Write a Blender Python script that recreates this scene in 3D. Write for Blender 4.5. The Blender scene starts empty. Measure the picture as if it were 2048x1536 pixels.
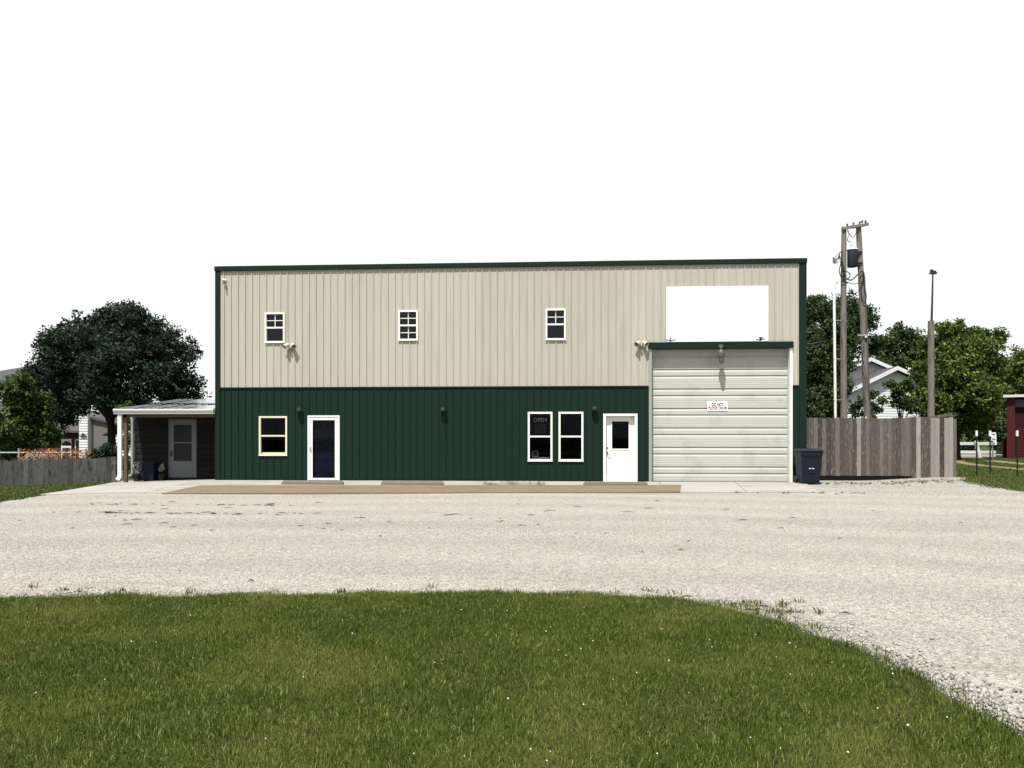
import bpy, math, random
import numpy as np
from mathutils import Vector, Matrix

random.seed(7)
R = math.radians
scene = bpy.context.scene
COL = scene.collection

# ------------------------------------------------------------------ camera
cam_data = bpy.data.cameras.new("camera")
cam = bpy.data.objects.new("camera", cam_data)
COL.objects.link(cam)
cam.location = (10.888, -23.809, 1.456)
cam.rotation_euler = (R(90), 0, R(3.579))
cam_data.sensor_fit = 'HORIZONTAL'
cam_data.sensor_width = 36
cam_data.lens = 27.07
cam_data.shift_y = 0.0498
cam_data.clip_start = 0.05
cam_data.clip_end = 3000
scene.camera = cam

# ------------------------------------------------------------------ sky, sun, exposure
SUN_EL, SUN_AZ = R(62), R(17)           # height; how far left of the facade's normal
sun_vec = Vector((-math.cos(SUN_EL) * math.sin(SUN_AZ), -math.cos(SUN_EL) * math.cos(SUN_AZ), math.sin(SUN_EL)))
world = bpy.data.worlds.new("World")
scene.world = world
world.use_nodes = True
wn = world.node_tree
wn.nodes.clear()
w_out = wn.nodes.new('ShaderNodeOutputWorld')
w_bg = wn.nodes.new('ShaderNodeBackground')
w_sky = wn.nodes.new('ShaderNodeTexSky')
w_sky.sky_type = 'NISHITA'
w_sky.sun_disc = False
w_sky.sun_elevation = SUN_EL
w_sky.sun_rotation = R(180) + SUN_AZ
w_sky.dust_density = 4.0
w_mul = wn.nodes.new('ShaderNodeVectorMath'); w_mul.operation = 'SCALE'
w_mul.inputs['Scale'].default_value = 0.006
w_add = wn.nodes.new('ShaderNodeVectorMath'); w_add.operation = 'ADD'
w_add.inputs[1].default_value = (0.50, 0.50, 0.50)      # bright white summer haze over the blue
wn.links.new(w_sky.outputs['Color'], w_mul.inputs[0])
wn.links.new(w_mul.outputs[0], w_add.inputs[0])
wn.links.new(w_add.outputs[0], w_bg.inputs['Color'])
w_bg.inputs['Strength'].default_value = 1.0
wn.links.new(w_bg.outputs[0], w_out.inputs['Surface'])

sd = bpy.data.lights.new("sun", 'SUN')
sd.energy = 4.2
sd.angle = R(0.53)
sd.color = (1.0, 0.972, 0.925)
so = bpy.data.objects.new("sun", sd)
COL.objects.link(so)
so.location = (0, -30, 40)
so.rotation_euler = (-sun_vec).to_track_quat('-Z', 'Y').to_euler()

vs = scene.view_settings
vs.view_transform = 'Standard'
vs.look = 'None'
vs.exposure = 1.0
vs.gamma = 1.0
vs.use_curve_mapping = False

# ------------------------------------------------------------------ helpers
def sstep(a, b, x):
    t = np.clip((np.asarray(x, float) - a) / (b - a), 0, 1)
    return t * t * (3 - 2 * t)

def gh(x, y):
    """height of the ground"""
    x = np.asarray(x, float); y = np.asarray(y, float)
    left = -0.03 * np.clip(-x, 0, 7.4) * sstep(-9, -4, y)
    back = -0.8 * sstep(-4, -9, x) * sstep(6, 22, y)
    right = 0.12 * sstep(20.2, 23.0, x) * sstep(-4.5, 0.5, y)
    return left + back + right

def srgb(r, g, b):
    f = lambda c: (c / 255 / 12.92) if c <= 10.3 else ((c / 255 + 0.055) / 1.055) ** 2.4
    return (f(r), f(g), f(b))

def alb(r, g, b, k):
    """base colour of a surface seen as this colour when it receives k times a white sky's light"""
    return tuple(c / k for c in srgb(r, g, b))

WALL, FLAT = 1.95, 3.3

MATS = {}
def mat(name, col, rough=0.6, spec=0.25, metal=0.0, var=0.08, scale=6.0, stretch=(1, 1, 1), bump=0.0, bscale=None,
        col2=None, mix2=(0.5, 0.7), scale2=1.0, stretch2=(1, 1, 1), objr=0.0, isl=0.0, trans=0.0, col3=None, objmix=None):
    m = bpy.data.materials.new(name)
    m.use_nodes = True
    nt = m.node_tree; N = nt.nodes; L = nt.links
    p = N['Principled BSDF']; out = N['Material Output']
    p.inputs['Roughness'].default_value = rough
    p.inputs['Specular IOR Level'].default_value = spec
    p.inputs['Metallic'].default_value = metal
    tc = N.new('ShaderNodeTexCoord')
    def noise(sc, st, det=6):
        mp = N.new('ShaderNodeMapping'); mp.inputs['Scale'].default_value = st
        L.new(tc.outputs['Object'], mp.inputs['Vector'])
        if objr or objmix:
            oi = N.new('ShaderNodeObjectInfo')
            sc_ = N.new('ShaderNodeVectorMath'); sc_.operation = 'SCALE'
            L.new(oi.outputs['Random'], sc_.inputs['Scale']); sc_.inputs[0].default_value = (37, 19, 53)
            L.new(sc_.outputs[0], mp.inputs['Location'])
        n = N.new('ShaderNodeTexNoise'); n.inputs['Scale'].default_value = sc; n.inputs['Detail'].default_value = det
        n.inputs['Roughness'].default_value = 0.62
        L.new(mp.outputs[0], n.inputs['Vector'])
        return n
    base = N.new('ShaderNodeRGB'); base.outputs[0].default_value = (*col, 1)
    cur = base.outputs[0]
    if objmix:
        oi = N.new('ShaderNodeObjectInfo')
        rp = N.new('ShaderNodeValToRGB'); e = rp.color_ramp.elements
        e[0].position = 0; e[0].color = (*objmix[0], 1)
        e[1].position = 1; e[1].color = (*objmix[-1], 1)
        for i, c in enumerate(objmix[1:-1]):
            q = e.new((i + 1) / (len(objmix) - 1)); q.color = (*c, 1)
        L.new(oi.outputs['Random'], rp.inputs[0]); cur = rp.outputs[0]
    if isl and col3:
        ge = N.new('ShaderNodeNewGeometry')
        mx = N.new('ShaderNodeMix'); mx.data_type = 'RGBA'
        rr = N.new('ShaderNodeMapRange'); rr.inputs['From Min'].default_value = 1 - isl; rr.inputs['From Max'].default_value = 1
        L.new(ge.outputs['Random Per Island'], rr.inputs['Value'])
        L.new(rr.outputs[0], mx.inputs['Factor']); L.new(cur, mx.inputs['A']); mx.inputs['B'].default_value = (*col3, 1)
        cur = mx.outputs['Result']
    if col2:
        n2 = noise(scale2, stretch2, 5)
        mr = N.new('ShaderNodeMapRange'); mr.inputs['From Min'].default_value = mix2[0]; mr.inputs['From Max'].default_value = mix2[1]
        L.new(n2.outputs['Fac'], mr.inputs['Value'])
        mx = N.new('ShaderNodeMix'); mx.data_type = 'RGBA'
        L.new(mr.outputs[0], mx.inputs['Factor']); L.new(cur, mx.inputs['A']); mx.inputs['B'].default_value = (*col2, 1)
        cur = mx.outputs['Result']
    n1 = noise(scale, stretch)
    v = N.new('ShaderNodeMath'); v.operation = 'MULTIPLY_ADD'
    v.inputs[1].default_value = var * 3; v.inputs[2].default_value = 1 - var * 1.5
    L.new(n1.outputs['Fac'], v.inputs[0])
    fac = v.outputs[0]
    def extra(sock, amt):
        nonlocal fac
        a = N.new('ShaderNodeMath'); a.operation = 'MULTIPLY_ADD'
        a.inputs[1].default_value = amt * 2; a.inputs[2].default_value = 1 - amt
        L.new(sock, a.inputs[0])
        b = N.new('ShaderNodeMath'); b.operation = 'MULTIPLY'
        L.new(fac, b.inputs[0]); L.new(a.outputs[0], b.inputs[1]); fac = b.outputs[0]
    if objr:
        oi = N.new('ShaderNodeObjectInfo'); extra(oi.outputs['Random'], objr)
    if isl:
        ge = N.new('ShaderNodeNewGeometry'); extra(ge.outputs['Random Per Island'], 0.35)
    s = N.new('ShaderNodeVectorMath'); s.operation = 'SCALE'
    L.new(cur, s.inputs[0]); L.new(fac, s.inputs['Scale'])
    L.new(s.outputs[0], p.inputs['Base Color'])
    if bump:
        bn = n1 if bscale is None else noise(bscale, stretch)
        b = N.new('ShaderNodeBump'); b.inputs['Strength'].default_value = 1.0; b.inputs['Distance'].default_value = bump
        L.new(bn.outputs['Fac'], b.inputs['Height']); L.new(b.outputs[0], p.inputs['Normal'])
    if trans:
        t = N.new('ShaderNodeBsdfTranslucent'); L.new(s.outputs[0], t.inputs['Color'])
        ms = N.new('ShaderNodeMixShader'); ms.inputs[0].default_value = trans
        L.new(p.outputs[0], ms.inputs[1]); L.new(t.outputs[0], ms.inputs[2]); L.new(ms.outputs[0], out.inputs['Surface'])
    MATS[name] = m
    return m

def glass_mat(name, tint=0.55, refl=0.035):
    m = bpy.data.materials.new(name); m.use_nodes = True
    nt = m.node_tree; N = nt.nodes; L = nt.links; N.clear()
    out = N.new('ShaderNodeOutputMaterial')
    t = N.new('ShaderNodeBsdfTransparent'); t.inputs[0].default_value = (tint, tint * 1.02, tint * 1.05, 1)
    g = N.new('ShaderNodeBsdfGlossy'); g.inputs['Roughness'].default_value = 0.03; g.inputs[0].default_value = (0.8, 0.9, 1, 1)
    ms = N.new('ShaderNodeMixShader'); ms.inputs[0].default_value = refl
    L.new(t.outputs[0], ms.inputs[1]); L.new(g.outputs[0], ms.inputs[2]); L.new(ms.outputs[0], out.inputs['Surface'])
    MATS[name] = m
    return m

ORG = {}
def reg(o, loc):
    ORG[o.name] = Vector(loc)

def tag(o, label=None, cat=None, group=None, kind=None):
    if label: o['label'] = label
    if cat: o['category'] = cat
    if group: o['group'] = group
    if kind: o['kind'] = kind
    return o

def thing(name, loc, label=None, cat=None, group=None, kind=None):
    o = bpy.data.objects.new(name, None)
    o.empty_display_size = 0.2
    COL.objects.link(o); o.location = loc; reg(o, loc)
    return tag(o, label, cat, group, kind)

class MB:
    """collects shapes in world coordinates; build() links them as ONE mesh object"""
    def __init__(s): s.v = []; s.f = []
    def add(s, vs, fs):
        n = len(s.v); s.v += [tuple(map(float, v)) for v in vs]; s.f += [tuple(i + n for i in f) for f in fs]; return s
    def box(s, x0, x1, y0, y1, z0, z1):
        return s.add([(x0, y0, z0), (x1, y0, z0), (x1, y1, z0), (x0, y1, z0), (x0, y0, z1), (x1, y0, z1), (x1, y1, z1), (x0, y1, z1)],
                     [(0, 3, 2, 1), (4, 5, 6, 7), (0, 1, 5, 4), (1, 2, 6, 5), (2, 3, 7, 6), (3, 0, 4, 7)])
    def bar(s, p, q, w, h, up=(0, 0, 1)):
        p, q = Vector(p), Vector(q); d = (q - p).normalized(); u = Vector(up)
        a = d.cross(u)
        if a.length < 1e-4: a = d.cross(Vector((1, 0, 0)))
        a.normalize(); b = a.cross(d).normalized()
        c = [(-1, -1), (1, -1), (1, 1), (-1, 1)]
        vs = [p + a * i * w / 2 + b * j * h / 2 for i, j in c] + [q + a * i * w / 2 + b * j * h / 2 for i, j in c]
        return s.add(vs, [(3, 2, 1, 0), (4, 5, 6, 7), (0, 1, 5, 4), (1, 2, 6, 5), (2, 3, 7, 6), (3, 0, 4, 7)])
    def tube(s, pts, rad, n=8, cap=True):
        pts = [Vector(p) for p in pts]
        if not hasattr(rad, '__len__'): rad = [rad] * len(pts)
        base = len(s.v); vs = []; fs = []
        pa = None
        for i, p in enumerate(pts):
            d = (pts[min(i + 1, len(pts) - 1)] - pts[max(i - 1, 0)]).normalized()
            if pa is None:
                a = d.cross(Vector((0, 0, 1)))
                if a.length < 1e-3: a = Vector((1, 0, 0))
            else:
                a = pa - d * pa.dot(d)
            a.normalize(); pa = a; b = d.cross(a)
            for k in range(n):
                t = 2 * math.pi * k / n
                vs.append(p + (a * math.cos(t) + b * math.sin(t)) * rad[i])
        for i in range(len(pts) - 1):
            for k in range(n):
                k2 = (k + 1) % n
                fs.append((i * n + k, i * n + k2, (i + 1) * n + k2, (i + 1) * n + k))
        if cap:
            fs.append(tuple(range(n - 1, -1, -1))); fs.append(tuple((len(pts) - 1) * n + k for k in range(n)))
        return s.add(vs, fs)
    def lathe(s, c, prof, n=16, axis=(0, 0, 1)):
        c = Vector(c); q = Vector(axis).to_track_quat('Z', 'Y'); vs = []; fs = []
        for r, z in prof:
            for k in range(n):
                t = 2 * math.pi * k / n
                vs.append(c + q @ Vector((r * math.cos(t), r * math.sin(t), z)))
        m = len(prof)
        for i in range(m - 1):
            for k in range(n):
                k2 = (k + 1) % n
                fs.append((i * n + k, i * n + k2, (i + 1) * n + k2, (i + 1) * n + k))
        if prof[0][0] > 1e-5: fs.append(tuple(range(n - 1, -1, -1)))
        if prof[-1][0] > 1e-5: fs.append(tuple((m - 1) * n + k for k in range(n)))
        return s.add(vs, fs)
    def prism(s, poly, y0, y1):
        """polygon in (x, z), extruded from y0 to y1"""
        n = len(poly)
        vs = [(x, y0, z) for x, z in poly] + [(x, y1, z) for x, z in poly]
        fs = [tuple(range(n)), tuple(range(2 * n - 1, n - 1, -1))] + [(i, i + n, (i + 1) % n + n, (i + 1) % n) for i in range(n)]
        return s.add(vs, fs)
    def slab(s, poly, z0, z1):
        """polygon in (x, y), from z0 up to z1"""
        n = len(poly)
        vs = [(x, y, z0) for x, y in poly] + [(x, y, z1) for x, y in poly]
        fs = [tuple(range(n - 1, -1, -1)), tuple(range(n, 2 * n))] + [(i, (i + 1) % n, (i + 1) % n + n, i + n) for i in range(n)]
        return s.add(vs, fs)
    def build(s, name, m, parent=None, smooth=False, bevel=0.0, recalc=True):
        org = ORG[parent.name] if parent is not None else Vector((0, 0, 0))
        me = bpy.data.meshes.new(name)
        me.from_pydata([(v[0] - org.x, v[1] - org.y, v[2] - org.z) for v in s.v], [], s.f)
        if recalc:
            import bmesh
            bm = bmesh.new(); bm.from_mesh(me); bmesh.ops.recalc_face_normals(bm, faces=bm.faces); bm.to_mesh(me); bm.free()
        if smooth:
            me.polygons.foreach_set('use_smooth', [True] * len(me.polygons))
            me.set_sharp_from_angle(angle=R(40))
        me.update()
        me.materials.append(MATS[m] if isinstance(m, str) else m)
        o = bpy.data.objects.new(name, me); COL.objects.link(o)
        o.parent = parent; reg(o, org)
        if bevel:
            b = o.modifiers.new('bevel', 'BEVEL'); b.width = bevel; b.segments = 2; b.limit_method = 'ANGLE'
        return o

def text(name, body, size, loc, m, parent, extrude=0.002, sx=1.0, align='CENTER', bold=0.0):
    c = bpy.data.curves.new(name, 'FONT'); c.body = body; c.size = size; c.extrude = extrude
    c.align_x = align; c.align_y = 'CENTER'; c.space_line = 0.85
    c.offset = bold
    tmp = bpy.data.objects.new(name, c); COL.objects.link(tmp)
    me = bpy.data.meshes.new_from_object(tmp.evaluated_get(bpy.context.evaluated_depsgraph_get()))
    bpy.data.objects.remove(tmp); me.materials.clear(); me.materials.append(MATS[m])
    o = bpy.data.objects.new(name, me); COL.objects.link(o)
    o.parent = parent; o.location = Vector(loc) - ORG[parent.name]; o.rotation_euler = (R(90), 0, 0); o.scale = (sx, 1, 1)
    reg(o, ORG[parent.name])
    return o

def np_mesh(name, V, F, m, parent=None):
    """triangles or quads straight from arrays"""
    org = ORG[parent.name] if parent is not None else Vector((0, 0, 0))
    V = np.asarray(V, np.float32) - np.array(org, np.float32)
    F = np.asarray(F, np.int32); k = F.shape[1]
    me = bpy.data.meshes.new(name)
    me.vertices.add(len(V)); me.vertices.foreach_set('co', V.ravel())
    me.loops.add(F.size); me.loops.foreach_set('vertex_index', F.ravel())
    me.polygons.add(len(F)); me.polygons.foreach_set('loop_start', np.arange(0, F.size, k, dtype=np.int32))
    me.polygons.foreach_set('loop_total', np.full(len(F), k, np.int32))
    me.update(calc_edges=True)
    me.materials.append(MATS[m])
    o = bpy.data.objects.new(name, me); COL.objects.link(o); o.parent = parent; reg(o, org)
    return o

def in_poly(px, py, poly):
    inside = np.zeros(len(px), bool); n = len(poly)
    for i in range(n):
        x0, y0 = poly[i]; x1, y1 = poly[(i + 1) % n]
        if y0 == y1: continue
        c = ((y0 > py) != (y1 > py)) & (px < (x1 - x0) * (py - y0) / (y1 - y0) + x0)
        inside ^= c
    return inside

# ------------------------------------------------------------------ materials
mat('cream_metal', alb(207, 203, 190, WALL), 0.45, 0.2, var=0.065, scale=1.2, stretch=(3, 1, 0.35), objr=0.03,
    col2=alb(199, 193, 178, WALL), mix2=(0.45, 0.75), scale2=2.2, stretch2=(4, 1, 0.25))
mat('green_metal', alb(30, 53, 44, WALL), 0.45, 0.08, var=0.05, scale=1.5, stretch=(3, 1, 0.4), objr=0.04)
mat('green_trim', alb(22, 44, 36, WALL), 0.45, 0.14, var=0.05)
mat('dark_trim', alb(22, 28, 27, WALL), 0.6, 0.1)
mat('door_metal', alb(212, 213, 203, WALL), 0.5, 0.2, var=0.05, scale=3, stretch=(0.4, 1, 14), bump=0.0012,
    col2=alb(192, 195, 188, WALL), mix2=(0.52, 0.72), scale2=1.5)
mat('white_paint', (0.62, 0.62, 0.59), 0.45, 0.3, var=0.03, scale=3)
mat('white_vinyl', (0.62, 0.61, 0.56), 0.45, 0.3, var=0.03)
mat('aged_vinyl', (0.50, 0.48, 0.37), 0.5, 0.3, var=0.06)
mat('sign_white', (0.78, 0.79, 0.78), 0.5, 0.2, var=0.02)
mat('sign_navy', (0.02, 0.03, 0.055), 0.6, 0.1)
mat('sign_red', (0.10, 0.012, 0.020), 0.6, 0.1, var=0.2, scale=60)
mat('grey_jamb', (0.22, 0.23, 0.22), 0.5, 0.2)
mat('shaded_white_door', (0.115, 0.125, 0.135), 0.5, 0.2)  # white storm door with the porch shade put into its colour
mat('navy_door', (0.012, 0.022, 0.055), 0.5, 0.2)
mat('chrome', (0.35, 0.34, 0.33), 0.3, 0.5, metal=0.9)
mat('room_dark', (0.035, 0.038, 0.045), 0.9, 0.0)
mat('desk_pale', (0.4, 0.4, 0.38), 0.7, 0.1)
mat('plastic_grey', (0.2, 0.2, 0.2), 0.6, 0.2)
mat('plastic_black', (0.012, 0.013, 0.015), 0.5, 0.2)
mat('neon_tube', (0.75, 0.75, 0.74), 0.4, 0.3)
glass_mat('glass', 0.62, 0.006)
glass_mat('glass_upper', 0.4, 0.026)
mat('lamp_green', (0.006, 0.013, 0.011), 0.6, 0.2)
mat('lamp_cream', (0.42, 0.40, 0.30), 0.5, 0.3)
mat('lamp_grey', (0.075, 0.070, 0.064), 0.5, 0.3, var=0.2)
mat('steel', (0.30, 0.31, 0.32), 0.4, 0.4, metal=0.4)
mat('roof_metal', (0.66, 0.68, 0.69), 0.10, 0.5, metal=1.0, var=0.06, scale=1.5)
mat('gutter_white', (0.42, 0.43, 0.41), 0.45, 0.3, var=0.05)
mat('pipe_white', (0.60, 0.60, 0.56), 0.45, 0.3, var=0.05)
mat('post_wood', (0.085, 0.062, 0.042), 0.8, 0.1, var=0.2, scale=8, stretch=(3, 3, 0.3))
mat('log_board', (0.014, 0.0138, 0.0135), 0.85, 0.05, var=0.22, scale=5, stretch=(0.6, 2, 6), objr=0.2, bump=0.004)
mat('concrete', alb(230, 227, 217, FLAT * 0.92), 0.85, 0.1, var=0.08, scale=3, bump=0.001, bscale=90, objr=0.03,
    col2=alb(196, 190, 178, FLAT), mix2=(0.5, 0.72), scale2=0.9, stretch2=(0.5, 1.6, 1))
mat('tan_concrete', alb(182, 164, 136, FLAT), 0.85, 0.1, var=0.1, scale=2.5, stretch=(0.7, 2, 1), bump=0.001, bscale=90,
    col2=alb(165, 147, 120, FLAT), mix2=(0.5, 0.75), scale2=1.1)
mat('stop_concrete', alb(150, 143, 132, 2.5), 0.9, 0.1, var=0.16, scale=9, bump=0.003, objr=0.08)
mat('stop_pale', alb(205, 200, 188, 2.5), 0.9, 0.1, var=0.22, scale=9, bump=0.003, col2=alb(150, 145, 132, 2.5), mix2=(0.45, 0.6), scale2=6)
mat('soil', (0.040, 0.048, 0.014), 0.95, 0.0, var=0.3, scale=9, col2=(0.055, 0.048, 0.024), mix2=(0.5, 0.7), scale2=1.2)
mat('field', (0.040, 0.056, 0.016), 0.95, 0.0, var=0.25, scale=3, col2=(0.075, 0.070, 0.03), mix2=(0.48, 0.7), scale2=0.35, bump=0.02)
mat('dirt_track_mat', alb(186, 172, 142, FLAT), 0.95, 0.0, var=0.15, scale=2)
mat('road_mat', alb(205, 200, 190, FLAT), 0.9, 0.05, var=0.06, scale=1)
mat('grass_blade', (0.050, 0.077, 0.012), 0.65, 0.06, var=0.42, scale=0.75, isl=0.2, col3=(0.20, 0.20, 0.075), trans=0.25,
    col2=(0.100, 0.108, 0.027), mix2=(0.48, 0.66), scale2=0.75)
mat('field_blade', (0.058, 0.080, 0.018), 0.6, 0.1, var=0.22, scale=0.8, isl=0.12, col3=(0.12, 0.11, 0.05), trans=0.2)
mat('clover', (0.55, 0.55, 0.50), 0.7, 0.1)
mat('stone', alb(213, 209, 200, FLAT * 0.84), 0.9, 0.05, var=0.06, scale=3, isl=0.25, col3=alb(232, 227, 216, FLAT * 0.9))
mat('weed_leaf', (0.045, 0.065, 0.018), 0.6, 0.1, isl=0.3, col3=(0.10, 0.09, 0.04), trans=0.2)
mat('twig', (0.035, 0.03, 0.024), 0.9, 0.0, isl=0.3, col3=(0.09, 0.08, 0.06))
mat('old_wood_left', (0.10, 0.10, 0.097), 0.9, 0.05, var=0.2, scale=5, stretch=(9, 9, 0.7), bump=0.004,
    objmix=[(0.046, 0.045, 0.042), (0.070, 0.070, 0.070), (0.058, 0.058, 0.058), (0.088, 0.088, 0.086)],
    col2=(0.022, 0.022, 0.022), mix2=(0.52, 0.68), scale2=3.5, stretch2=(3, 3, 0.8))
mat('old_wood_right', (0.12, 0.10, 0.085), 0.9, 0.05, var=0.4, scale=5, stretch=(9, 9, 0.6), bump=0.006,
    objmix=[(0.050, 0.040, 0.034), (0.082, 0.073, 0.064), (0.038, 0.032, 0.027), (0.115, 0.106, 0.096), (0.060, 0.051, 0.044)],
    col2=(0.16, 0.148, 0.13), mix2=(0.56, 0.68), scale2=5, stretch2=(5, 5, 1.2))
mat('pale_wood', (0.21, 0.20, 0.18), 0.9, 0.05, var=0.16, scale=5, stretch=(9, 9, 0.6), bump=0.004, objr=0.12,
    col2=(0.14, 0.13, 0.11), mix2=(0.55, 0.72), scale2=4, stretch2=(5, 5, 1))
mat('pole_wood', (0.145, 0.132, 0.118), 0.9, 0.05, var=0.2, scale=4, stretch=(8, 8, 0.5), bump=0.006,
    col2=(0.075, 0.065, 0.055), mix2=(0.5, 0.68), scale2=2.2, stretch2=(3, 3, 0.5))
mat('bin_blue', (0.0045, 0.0085, 0.017), 0.5, 0.2, var=0.12, scale=5)
mat('bin_dark', (0.004, 0.007, 0.014), 0.5, 0.2)
mat('tank_grey', (0.018, 0.022, 0.030), 0.5, 0.2)
mat('porcelain', (0.6, 0.6, 0.6), 0.3, 0.4)
mat('cable', (0.015, 0.015, 0.016), 0.6, 0.2)
mat('post_green', (0.008, 0.014, 0.010), 0.6, 0.1)
mat('red_metal', (0.055, 0.010, 0.010), 0.5, 0.15, var=0.1, stretch=(1, 1, 4))
mat('dark_red', (0.022, 0.006, 0.007), 0.6, 0.1, var=0.1, stretch=(1, 1, 4))
mat('grey_panel', (0.10, 0.105, 0.115), 0.6, 0.1)
mat('siding_white', (0.46, 0.47, 0.47), 0.6, 0.15, var=0.03)
mat('siding_in_shade', (0.12, 0.115, 0.105), 0.7, 0.1, var=0.05)  # wall turned from the sun, its shade painted in as taupe
mat('shingle', (0.062, 0.060, 0.064), 0.9, 0.05, var=0.2, scale=9, stretch=(1, 1, 3))
mat('brick', (0.05, 0.022, 0.020), 0.9, 0.05, var=0.25, scale=9, stretch=(1, 1, 3))
mat('bark', (0.022, 0.019, 0.016), 0.95, 0.0, var=0.25, scale=6, stretch=(3, 3, 0.5), bump=0.01)
LEAF = dict(rough=0.6, spec=0.12, var=0.25, scale=0.9, trans=0.22)
mat('leaf_dark', (0.012, 0.024, 0.014), isl=0.3, col3=(0.030, 0.052, 0.028), **LEAF)
mat('leaf_mid', (0.032, 0.055, 0.014), isl=0.35, col3=(0.075, 0.105, 0.026), **LEAF)
mat('leaf_light', (0.044, 0.070, 0.014), isl=0.4, col3=(0.115, 0.142, 0.030), **LEAF)
mat('leaf_far', (0.027, 0.048, 0.018), isl=0.35, col3=(0.066, 0.094, 0.030), **LEAF)
mat('leaf_fresh', (0.05, 0.085, 0.016), isl=0.3, col3=(0.09, 0.12, 0.03), **LEAF)
mat('petal', (0.21, 0.072, 0.012), 0.6, 0.1, isl=0.4, col3=(0.20, 0.12, 0.02), var=0.2, trans=0.2)
mat('pale_leaf', (0.30, 0.31, 0.27), 0.7, 0.1, isl=0.5, col3=(0.10, 0.14, 0.09))
mat('yellow_guard', (0.45, 0.30, 0.02), 0.5, 0.2)

rng = np.random.default_rng(11)

# ------------------------------------------------------------------ the ground
def grid_sheet(name, xs, ys, zf, m, kind='structure', parent=None):
    X, Y = np.meshgrid(xs, ys); Z = zf(X, Y)
    nx, ny = len(xs), len(ys)
    i = np.arange((ny - 1) * (nx - 1)); r, c = i // (nx - 1), i % (nx - 1); a = r * nx + c
    o = np_mesh(name, np.stack([X, Y, Z], -1).reshape(-1, 3), np.stack([a, a + 1, a + nx + 1, a + nx], 1), m, parent)
    if kind: o['kind'] = kind
    return o

xs = np.concatenate([[-900, -300, -120, -70], np.arange(-45, 60.1, 0.75), [80, 130, 300, 900]])
ys = np.concatenate([[-300, -120, -60], np.arange(-40, 45.1, 0.75), [60, 100, 250, 900, 2000]])
def ground_z(X, Y):
    return gh(X, Y) - 0.03 * sstep(1.2, 0.3, Y) * sstep(-2.3, -1.4, X + 0 * Y) - 0.004
grid_sheet('ground', xs, ys, ground_z, 'field')

# gravel lot: rows from the left edge to the right edge
XL = ([-40, -14, -12, -8.6, -8.0, -7.0, -5.5, -0.11, 1.9], [-34, -34, -16, -2.2, -1.2, -1.3, -1.9, -3.3, -3.3])
XR = ([-40, -12, -8, -5.5, -3.3, -0.5, 1.2, 1.9], [44, 44, 32, 24.5, 22.4, 22.5, 23.5, 23.6])
def wob(t, s): return 0.10 * np.sin(t * 2.1 + s) + 0.07 * np.sin(t * 5.3 + 2 * s) + 0.05 * np.sin(t * 11.7 + s)
def lot_z(x, y):
    return gh(x, y) + 0.006 + 0.010 * np.sin(x * 0.55 + 0.8 * y) * np.sin(y * 0.9) * sstep(-1.0, -6.0, y)
ry = np.arange(-40, 1.91, 0.25)
nx = 140
u = np.linspace(0, 1, nx)
xl = np.interp(ry, *XL) + wob(ry, 0.4); xr = np.interp(ry, *XR) + wob(ry, 2.2)
X = xl[:, None] * (1 - u) + xr[:, None] * u; Y = np.repeat(ry[:, None], nx, 1)
i = np.arange((len(ry) - 1) * (nx - 1)); a = (i // (nx - 1)) * nx + i % (nx - 1)

# gravel material: crushed limestone with fines, dirty streaks along the wheel tracks
gm = mat('gravel', alb(214, 209, 199, FLAT * 0.75), 0.95, 0.03, var=0.05, scale=0.5, stretch=(0.35, 1.4, 1))
nt = gm.node_tree; N = nt.nodes; L = nt.links; P = N['Principled BSDF']
src = P.inputs['Base Color'].links[0].from_socket
tc = N.new('ShaderNodeTexCoord')
vor = N.new('ShaderNodeTexVoronoi'); vor.inputs['Scale'].default_value = 62
vor2 = N.new('ShaderNodeTexVoronoi'); vor2.inputs['Scale'].default_value = 27
L.new(tc.outputs['Object'], vor.inputs['Vector']); L.new(tc.outputs['Object'], vor2.inputs['Vector'])
sep = N.new('ShaderNodeSeparateColor'); L.new(vor.outputs['Color'], sep.inputs[0])
sep2 = N.new('ShaderNodeSeparateColor'); L.new(vor2.outputs['Color'], sep2.inputs[0])
r1 = N.new('ShaderNodeValToRGB')
for pos, c in ((0.0, 0.50), (0.16, 0.82), (0.5, 1.0), (0.85, 1.10)):
    e = r1.color_ramp.elements[0] if pos == 0 else r1.color_ramp.elements.new(pos)
    e.position = pos; e.color = (c, c, c, 1)
r1.color_ramp.elements[-1].color = (1.28, 1.28, 1.28, 1)
L.new(sep.outputs[0], r1.inputs[0])
r2 = N.new('ShaderNodeMapRange'); r2.inputs['To Min'].default_value = 0.84; r2.inputs['To Max'].default_value = 1.12
L.new(sep2.outputs[1], r2.inputs['Value'])
q = N.new('ShaderNodeVectorMath'); q.operation = 'MULTIPLY'; L.new(src, q.inputs[0]); L.new(r1.outputs[0], q.inputs[1])
q2 = N.new('ShaderNodeVectorMath'); q2.operation = 'SCALE'; L.new(q.outputs[0], q2.inputs[0]); L.new(r2.outputs[0], q2.inputs['Scale'])
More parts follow.
